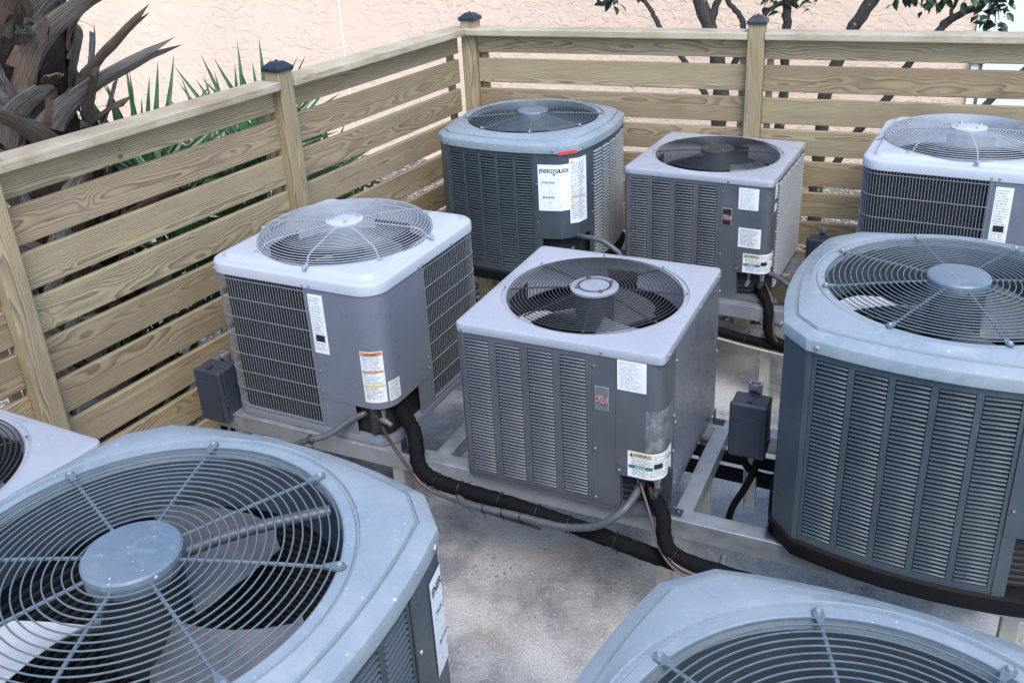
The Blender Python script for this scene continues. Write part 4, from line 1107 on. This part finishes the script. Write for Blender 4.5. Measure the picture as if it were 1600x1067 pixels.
# ------------------------------------------------------------------ disconnect boxes
def disconnect(label, c, yaw, w=.124, h=.205, dp=.085, whips=()):
    root = empty('disconnect_box', c, yaw, label, 'electrical box', 'electrical disconnect boxes')
    MB().box(-w / 2, w / 2, .012, dp, 0, h).build('enclosure', M['box'], root, bevel=.006)
    MB().box(-w / 2 - .004, w / 2 + .004, -.012, .011, -.004, h + .006).build('cover', M['box'], root, bevel=.012, seg=3)
    MB().box(-w / 2 + .014, w / 2 - .014, -.0155, -.0125, .012, h - .045).build('cover_panel', M['box'], root, bevel=.0015)
    MB().box(-.006, .006, .004, .03, h + .0065, h + .013).build('hasp', M['box'], root)
    lt = MB().box(w / 2 + .0045, w / 2 + .012, -.006, .016, h * .40, h * .56).box(w / 2 + .0045, w / 2 + .016, -.002, .004, h * .34, h * .40); lt.build('latch', M['box'], root, bevel=.002)
    s = MB().box(-.022, -.017, dp + .001, dp + .028, -.30, h + .032).box(.017, .022, dp + .001, dp + .028, -.30, h + .032).box(-.017, .017, dp + .024, dp + .028, -.30, h + .032)
    s.build('channel_post', M['alu'], root)
    MB().tube([(0, dp - .006, h + .022), (0, dp + .02, h + .022)], .009, 6).box(-.02, -.012, dp - .004, dp + .0005, h + .008, h + .036).box(.012, .02, dp - .004, dp + .0005, h + .008, h + .036).box(-.0119, .0119, dp - .003, dp + .0005, h + .013, h + .031).build('strut_bolt', M['steel'], root)
    for pts, r in whips:
        mb = MB().tube(smooth_path(pts), r, 12); mb.build('whip', M['rubber'], root, smooth=60)
    return root
disconnect('dark slate disconnect box between the middle unit and the large right unit', (.729, 2.693, .662), -.444, whips=[
    ([(-.02, .045, 0), (-.02, .045, -.03), (-.01, .05, -.07), (.02, .06, -.105), (.07, .07, -.12), (.13, .08, -.11)], .0135), ([(.035, .04, 0), (.033, .04, -.03), (.02, .035, -.09), (-.005, .025, -.16), (-.04, .02, -.24), (-.06, .03, -.33)], .0125)])
disconnect('dark slate disconnect box at the left side of the rounded unit by the fence', (-1.345, 3.377, .492), -.459, w=.135, h=.235, dp=.095, whips=[
    ([(-.025, .05, 0), (-.025, .05, -.05), (-.02, .055, -.12), (.02, .07, -.2), (.1, .1, -.24)], .0135), ([(.03, .05, 0), (.03, .05, -.05), (.035, .055, -.13), (.08, .08, -.2), (.2, .1, -.22)], .0135)])
disconnect('dark slate disconnect box half hidden behind the lid of the large right unit', (1.54, 4.52, .50), -.487, h=.215)

# ------------------------------------------------------------------ palm trunk with old leaf bases
def palm(label, cx, cy, hgt=2.75):
    root = empty('palm_tree', (cx, cy, -.06), 0, label, 'palm')
    rnd = random.Random(5)
    rings = []
    for i in range(30):
        z = hgt * i / 29; r0 = .185 + .03 * math.sin(i * .9) - .02 * i / 29
        rings.append([((r0 + rnd.uniform(-.012, .012)) * math.cos(2 * math.pi * k / 24), (r0 + rnd.uniform(-.012, .012)) * math.sin(2 * math.pi * k / 24), z) for k in range(24)])
    MB().loft(rings, True, True, True).build('trunk', M['fibre'], root, smooth=60)
    # each old leaf base climbs slantwise round the trunk, then leaves it and ends in a snapped stub
    R0 = .19; variants = []
    SEC = [(-1, 0), (-.82, .55), (-.3, .85), (.35, .8), (.84, .5), (1, -.05), (.6, -.55), (-.65, -.5)]
    for v in range(14):
        sg = 1 if v % 2 else -1; n = 10; L = rnd.uniform(.25, .36); tw = rnd.uniform(.75, 1.2); fl_ = (.03, .07, .12, .18, .25, .32, .38)[v // 2]; secs = []
        w0 = rnd.uniform(.034, .050)
        edge = [rnd.uniform(-.10, .015) for _ in SEC]
        for i in range(n):
            t = i / (n - 1); ph = sg * tw * (t - .35) * (1 - .25 * t); r = R0 - .014 + .03 * t + fl_ * t ** 1.9
            z = L * t
            rad = Vector((math.cos(ph), math.sin(ph), 0)); tan = Vector((-math.sin(ph) * sg, math.cos(ph) * sg, 0))
            c = rad * r + Vector((0, 0, z))
            d = (tan * (tw * r / L) * (1 - .4 * t) + Vector((0, 0, 1)) + rad * (1.9 * fl_ * t ** .9 / L)).normalized()
            side = d.cross(rad).normalized(); nr = side.cross(d).normalized()
            if nr.dot(rad) < 0: nr = -nr
            w = w0 * (1.35 - .60 * t); th = .013 - .005 * t
            sec = []
            for k_, (u, q) in enumerate(SEC):
                j = rnd.uniform(-.003, .003)
                e = edge[k_] if i == n - 1 else (edge[k_] * .35 if i == n - 2 else 0)
                sec.append(c + side * (u * w + j) + nr * (q * th - .10 * u * u * w + j * .6) + d * e)
            secs.append(sec)
        me = MB().loft(secs, True, True, True).mesh('leaf_base', M['boot'], 24)
        uvl = me.uv_layers.new(name='uv')
        for lp in me.loops: uvl.data[lp.index].uv = ((lp.vertex_index % 8) / 8, (lp.vertex_index // 8) / (n - 1))
        variants.append(me)
    a = 0; z = -.05; i = 0
    while z < hgt - .25:
        a += R(137.5)
        o = link('leaf_base', variants[rnd.randrange(14)], root, (0, 0, z), (0, 0, a + rnd.uniform(-.1, .1)))
        s = rnd.uniform(.94, 1.12); o.scale = (s, s, rnd.uniform(.85, 1.1))
        z += .019; i += 1
    # snapped petiole stubs standing out between them
    stubs = []
    for v in range(8):
        L = rnd.uniform(.20, .36); el = R(rnd.uniform(28, 62)); yaw_ = rnd.uniform(-.45, .45); n = 7; secs = []; w0 = rnd.uniform(.026, .040)
        edge = [rnd.uniform(-.09, .02) for _ in SEC]
        for i in range(n):
            t = i / (n - 1); e2 = el + (.25 - .5 * (v % 2)) * t
            d = Vector((math.cos(e2) * math.cos(yaw_), math.cos(e2) * math.sin(yaw_), math.sin(e2)))
            c = Vector((.165, 0, 0)) + d * L * t
            side = Vector((0, 0, 1)).cross(d).normalized(); nr = d.cross(side).normalized()
            w = w0 * (1.3 - .55 * t); th = .016 - .007 * t; sec = []
            for k_, (u, q) in enumerate(SEC):
                j = rnd.uniform(-.003, .003); e = edge[k_] if i == n - 1 else (edge[k_] * .4 if i == n - 2 else 0)
                sec.append(c + side * (u * w + j) + nr * (q * th + .10 * u * u * w + j) + d * e)
            secs.append(sec)
        me = MB().loft(secs, True, True, True).mesh('leaf_base', M['boot'], 24)
        uvl = me.uv_layers.new(name='uv')
        for lp in me.loops: uvl.data[lp.index].uv = ((lp.vertex_index % 8) / 8, (lp.vertex_index // 8) / (n - 1))
        stubs.append(me)
    a = 1.0; z = .3
    while z < hgt - .2:
        a += R(137.5) + rnd.uniform(-.2, .2)
        link('leaf_base', stubs[rnd.randrange(8)], root, (0, 0, z), (0, 0, a)).scale = (1, 1, rnd.uniform(.9, 1.1))
        z += .026
    fb_ = MB()
    for i in range(420):
        z = rnd.uniform(.1, hgt); a = rnd.uniform(0, 6.283); r = rnd.uniform(.185, .24); p = Vector((r * math.cos(a), r * math.sin(a), z)); pts = [p]
        d = Vector((-math.sin(a) * rnd.uniform(-1, 1) + .3 * math.cos(a), math.cos(a) * rnd.uniform(-1, 1) + .3 * math.sin(a), rnd.uniform(-.6, .5))).normalized()
        for k in range(4): d = (d + Vector((rnd.uniform(-.4, .4), rnd.uniform(-.4, .4), -.15))).normalized(); p = p + d * .035; pts.append(p)
        fb_.tube(pts, .0011, 3, caps=False)
    tag(fb_.build('trunk_fibres', M['fibre'], root), kind='stuff')
    return root
palm('thick palm trunk covered in broken grey leaf bases behind the left fence', -2.10, 4.02)

# ------------------------------------------------------------------ palmetto plants
def frond_mesh(rnd, nseg=24, L=.52, spread=R(215)):
    mb = MB()
    for i in range(nseg):
        u = i / (nseg - 1) - .5; a = u * spread; ln = L * (1 - .38 * abs(2 * u) ** 2) * rnd.uniform(.80, 1.1); w = .0135
        K = 6; lo = []; mi = []; hi = []
        sp = rnd.uniform(-.09, .09)
        for k in range(K):
            t = k / (K - 1); r = .02 + ln * t
            wd = w * (min(1, t * 2.4 + .12)) * (1 - max(0, (t - .45) / .55) ** 1.4) + .0006
            droop = -.20 * L * t ** 2.6 * (1 + .5 * sp * 10) + .10 * r * math.cos(a) * .4
            ca, sa = math.cos(a + sp * t), math.sin(a + sp * t)
            c = Vector((r * ca, r * sa, droop)); sd = Vector((-sa, ca, 0))
            lo.append(c - sd * wd); mi.append(c + Vector((0, 0, -.35 * wd - .001))); hi.append(c + sd * wd)
        mb.loft([[l, m_, h] for l, m_, h in zip(lo, mi, hi)], False)
    mb.lathe([(.012, -.006), (.026, .0), (.012, .008)], 8)
    return mb.mesh('frond_fan', M['palmleaf'], None)
_r = random.Random(11)
FANS = [frond_mesh(_r, 22, .54), frond_mesh(_r, 20, .48), frond_mesh(_r, 26, .58)]
def palmetto(label, base, hubs):
    root = empty('palmetto', base, 0, label, 'plant', 'palmetto plants behind the left fence')
    for i, (hx, hy, hz, az, tilt, roll) in enumerate(hubs):
        h = Vector((hx, hy, hz)) - Vector(base)
        mid = h * .5 + Vector((0, 0, .08))
        pts = smooth_path([(0, 0, 0), tuple(h * .22 + Vector((0, 0, h.z * .12))), tuple(mid), tuple(h)], 5)
        f = MB().tube(pts, [.013 - .006 * k / len(pts) for k in range(len(pts))], 6).build('frond', M['palmleaf'], root, smooth=60)
        g = link('frond_fan', FANS[i % 3], f, tuple(h))
        g.rotation_euler = (Matrix.Rotation(az, 3, 'Z') @ Matrix.Rotation(-tilt, 3, 'Y') @ Matrix.Rotation(roll, 3, 'X')).to_euler()
    return root
def hub(s, n, z, az, tilt, roll=0):
    p = PL(s, n); return (p.x, p.y, z, R(az), R(tilt), R(roll))
palmetto('palmetto with upright fan leaves rising over the left fence beside the palm trunk', tuple(PL(1.95, -.70)[:2]) + (-.06,),
         [hub(1.95, -.50, 1.30, 112, 80, 0), hub(1.78, -.62, 1.15, 80, 62, 0), hub(2.14, -.62, 1.22, 170, 70, 0), hub(1.85, -.60, 1.12, 60, 14, 35), hub(2.05, -.62, .95, -120, 12, 30), hub(1.75, -.62, .78, 70, 20, 30), hub(2.2, -.65, .60, 200, 20, 20), hub(1.6, -.60, .55, 40, 10, 35), hub(2.0, -.34, 1.16, 60, 8, 74), hub(1.75, -.30, .86, -120, 12, 70), hub(1.8, -.33, .50, 60, 25, 78), hub(2.05, -.56, 1.28, 140, 72, 10)])
palmetto('palmetto with fan leaves spread low behind the post of the left fence', tuple(PL(1.30, -.70)[:2]) + (-.06,),
         [hub(1.46, -.60, 1.18, 130, 66, 0), hub(1.16, -.52, 1.28, 100, 82, 5), hub(1.05, -.60, 1.12, 60, 40, 20), hub(1.35, -.60, 1.15, -115, 10, 35), hub(1.15, -.60, .90, 60, 15, 35), hub(1.5, -.62, .72, 240, 15, 30), hub(1.0, -.62, .62, 60, 20, 35), hub(1.45, -.32, 1.14, -120, 5, 72), hub(1.2, -.30, 1.02, 60, 5, 76), hub(1.3, -.33, .62, -120, 14, 72), hub(1.15, -.34, .40, 60, 20, 75), hub(1.30, -.55, 1.20, 95, 76, 8)])
palmetto('low palmetto behind the left fence near the charcoal corner unit', tuple(PL(.70, -.75)[:2]) + (-.06,),
         [hub(.85, -.62, 1.05, 100, 30, 20), hub(.60, -.62, .92, 60, 15, 35), hub(.80, -.62, .66, -115, 12, 35), hub(.5, -.65, .5, 60, 20, 30), hub(.75, -.34, .70, 60, 8, 74), hub(.8, -.32, .45, -120, 10, 72)])

# ------------------------------------------------------------------ tree stems behind the back fence
def leaf_mesh(n, pts_fn, rnd, size=.075):
    mb = MB()
    for _ in range(n):
        p = pts_fn(); d = Vector((rnd.uniform(-1, 1), rnd.uniform(-1, 1), rnd.uniform(-1.1, .35))).normalized()
        s = Vector((0, 0, 1)).cross(d); s = (s if s.length > .1 else Vector((1, 0, 0))).normalized()
        s = (Matrix.Rotation(rnd.uniform(-1, 1), 3, d) @ s); nrm = d.cross(s)
        L = size * rnd.uniform(.7, 1.25); w = L * .27; mid = [p + d * L * t + nrm * (-.10 * L * (2 * t - 1) ** 2) for t in (0, .18, .5, .8, 1.0)]
        ws = [.002, w * .75, w, w * .55, .001]
        mb.loft([[m_ - s * q + nrm * q * .25, m_, m_ + s * q + nrm * q * .25] for m_, q in zip(mid, ws)], False)
    return mb
def tree(label, base, stems, clusters, seed):
    rnd = random.Random(seed); root = empty('tree', base, 0, label, 'tree', 'small trees behind the back fence'); b = Vector(base)
    for nm, pts, r0, r1 in stems:
        sp_ = smooth_path([Vector(p) - b for p in pts], 5); n = len(sp_)
        sp_ = [p + Vector((rnd.uniform(-.006, .006), rnd.uniform(-.006, .006), 0)) for p in sp_]
        MB().tube(sp_, [(r0 + (r1 - r0) * i / n) * (1 + rnd.uniform(-.10, .10)) for i in range(n)], 10).build(nm, M['bark'], root, smooth=60)
    for c, rx, rz, n in clusters:
        c = Vector(c) - b
        def fn():
            while True:
                q = Vector((rnd.uniform(-1, 1), rnd.uniform(-1, 1), rnd.uniform(-1, 1)))
                if q.length < 1: return c + Vector((q.x * rx, q.y * rx, q.z * rz))
        twig = MB()
        for _ in range(max(3, n // 14)):
            e = fn(); twig.tube([c + Vector((0, 0, rz * .6)), (c + e) / 2 + Vector((0, 0, rz * .25)), e], [.006, .004, .002], 5)
        tag(twig.build('twigs', M['bark'], root), kind='stuff')
        tag(leaf_mesh(n, fn, rnd).build('crown', M['treeleaf'], root), kind='stuff')
    return root
tree('forked dark tree stem left of the back fence post', (1.36, 6.28, -.06), [
    ('trunk', [(1.36, 6.28, -.06), (1.35, 6.28, .5), (1.362, 6.28, .9), (1.37, 6.275, 1.144), (1.337, 6.29, 1.359), (1.285, 6.31, 1.547), (1.214, 6.338, 1.733), (1.12, 6.37, 2.1), (1.05, 6.40, 2.5)], .062, .04),
    ('branch', [(1.30, 6.30, 1.50), (1.30, 6.306, 1.61), (1.331, 6.292, 1.733), (1.40, 6.28, 2.1), (1.42, 6.28, 2.5)], .03, .02),
    ('branch', [(1.34, 6.29, .95), (1.25, 6.33, 1.15), (1.127, 6.371, 1.332), (.984, 6.427, 1.531), (.946, 6.441, 1.607), (.871, 6.47, 1.732), (.75, 6.5, 2.0)], .024, .012),
    ('branch', [(1.34, 6.29, 1.02), (1.40, 6.26, 1.2), (1.478, 6.235, 1.42), (1.488, 6.232, 1.529), (1.471, 6.238, 1.632), (1.386, 6.271, 1.733), (1.3, 6.3, 2.0)], .026, .016)],
     [((.70, 6.52, 1.86), .22, .17, 90), ((1.1, 6.4, 2.4), .5, .35, 260), ((.6, 6.5, 2.3), .35, .3, 120)], 3)
tree('straight slim dark tree stem right of the back fence post', (1.745, 6.13, -.06), [
    ('trunk', [(1.745, 6.13, -.06), (1.748, 6.131, .5), (1.748, 6.131, .896), (1.758, 6.127, 1.115), (1.752, 6.13, 1.347), (1.751, 6.13, 1.533), (1.742, 6.133, 1.733), (1.73, 6.14, 2.3)], .034, .028),
    ('branch', [(1.745, 6.13, 1.72), (1.66, 6.15, 1.69), (1.60, 6.17, 1.62), (1.57, 6.18, 1.56)], .016, .011)],
     [((1.70, 6.12, 1.76), .16, .10, 46), ((1.88, 6.08, 1.76), .10, .11, 26), ((1.7, 6.1, 2.3), .45, .35, 200)], 4)
tree('leaning dark tree stem with lichen spots behind the right half of the back fence', (2.02, 6.03, -.06), [
    ('trunk', [(2.02, 6.03, -.06), (2.0, 6.03, .5), (2.001, 6.033, .887), (2.002, 6.033, 1.124), (2.056, 6.012, 1.334), (2.123, 5.986, 1.537), (2.219, 5.949, 1.734), (2.4, 5.88, 2.2), (2.5, 5.85, 2.5)], .048, .038),
    ('branch', [(2.05, 6.02, .55), (2.14, 5.98, .75), (2.215, 5.95, .899), (2.36, 5.894, 1.117), (2.461, 5.855, 1.344), (2.594, 5.804, 1.543), (2.638, 5.787, 1.602), (2.715, 5.757, 1.659), (2.806, 5.722, 1.716), (2.83, 5.7, 1.9), (2.85, 5.7, 2.3)], .028, .019),
    ('branch', [(2.62, 5.79, 1.57), (2.66, 5.777, 1.62), (2.66, 5.778, 1.696), (2.70, 5.76, 1.9)], .014, .01),
    ('branch', [(2.60, 5.80, .40), (2.75, 5.75, .85), (2.95, 5.68, 1.15), (3.2, 5.6, 1.45)], .024, .018)],
     [((2.48, 5.82, 1.80), .20, .13, 100), ((2.86, 5.68, 1.70), .10, .19, 60), ((2.66, 5.75, 1.80), .15, .10, 40), ((2.5, 5.8, 2.35), .55, .35, 260)], 6)

# ------------------------------------------------------------------ leaf litter and a torn bag
_r = random.Random(21); mb = MB()
def flake(p, s):
    a = _r.uniform(0, 6.283); t = _r.uniform(-.5, .5); c, s_ = math.cos(a) * s, math.sin(a) * s
    mb.add([(p.x - c, p.y - s_, p.z + .004), (p.x + s_ * .5, p.y - c * .5, p.z + .006 + s * .3 * _r.random()), (p.x + c, p.y + s_, p.z + .004 + s * t), (p.x - s_ * .5, p.y + c * .5, p.z + .008 + s * .4 * _r.random())], [(0, 1, 2), (0, 2, 3)])
for _ in range(5200):
    if _r.random() < .8: p = PB(_r.uniform(-.6, 4.2), .10 - abs(_r.gauss(0, .9)), -.055)
    else: p = PL(_r.uniform(-.6, 4.5), .10 - abs(_r.gauss(0, .6)), -.055)
    flake(p, _r.uniform(.012, .034))
for _ in range(70):
    p = PB(_r.uniform(.3, 3.6), .10 + abs(_r.gauss(0, .10)), 0.002); flake(p, _r.uniform(.008, .02))
tag(mb.build('leaf_litter', M['litter']), 'dry pale and dark leaf litter scattered along the fence foot', 'leaf litter', kind='stuff')
mb = MB()
for _ in range(520):
    x, y = _r.uniform(-.9, 1.6), _r.uniform(1.5, 4.4); r = _r.uniform(.0015, .0045) * (2.0 if _r.random() < .06 else 1)
    a = _r.uniform(0, 6.28); q = [(x + r * math.cos(a + k * 1.57) * _r.uniform(.6, 1.3), y + r * math.sin(a + k * 1.57) * _r.uniform(.6, 1.3), .001) for k in range(4)]
    mb.add(q + [(x, y, .001 + r * _r.uniform(.5, 1.1))], [(0, 1, 4), (1, 2, 4), (2, 3, 4), (3, 0, 4)])
tag(mb.build('slab_grit', M['litter']), 'small stones and crumbs scattered on the concrete slab', 'grit', kind='stuff')
mb = MB(); n = 16; c = PL(1.95, -.10)
g = [[(c.x + (i / n - .5) * .34 + _r.uniform(-.01, .01), c.y + (j / n - .5) * .24 + _r.uniform(-.01, .01), -.05 + .05 * _r.random() * math.sin(math.pi * i / n) * math.sin(math.pi * j / n) + .05 * math.sin(math.pi * i / n) * math.sin(math.pi * j / n)) for i in range(n + 1)] for j in range(n + 1)]
tag(mb.loft(g, False).build('plastic_bag', M['bag'], None), 'crumpled white plastic sheet on the ground below the left fence', 'plastic sheet')
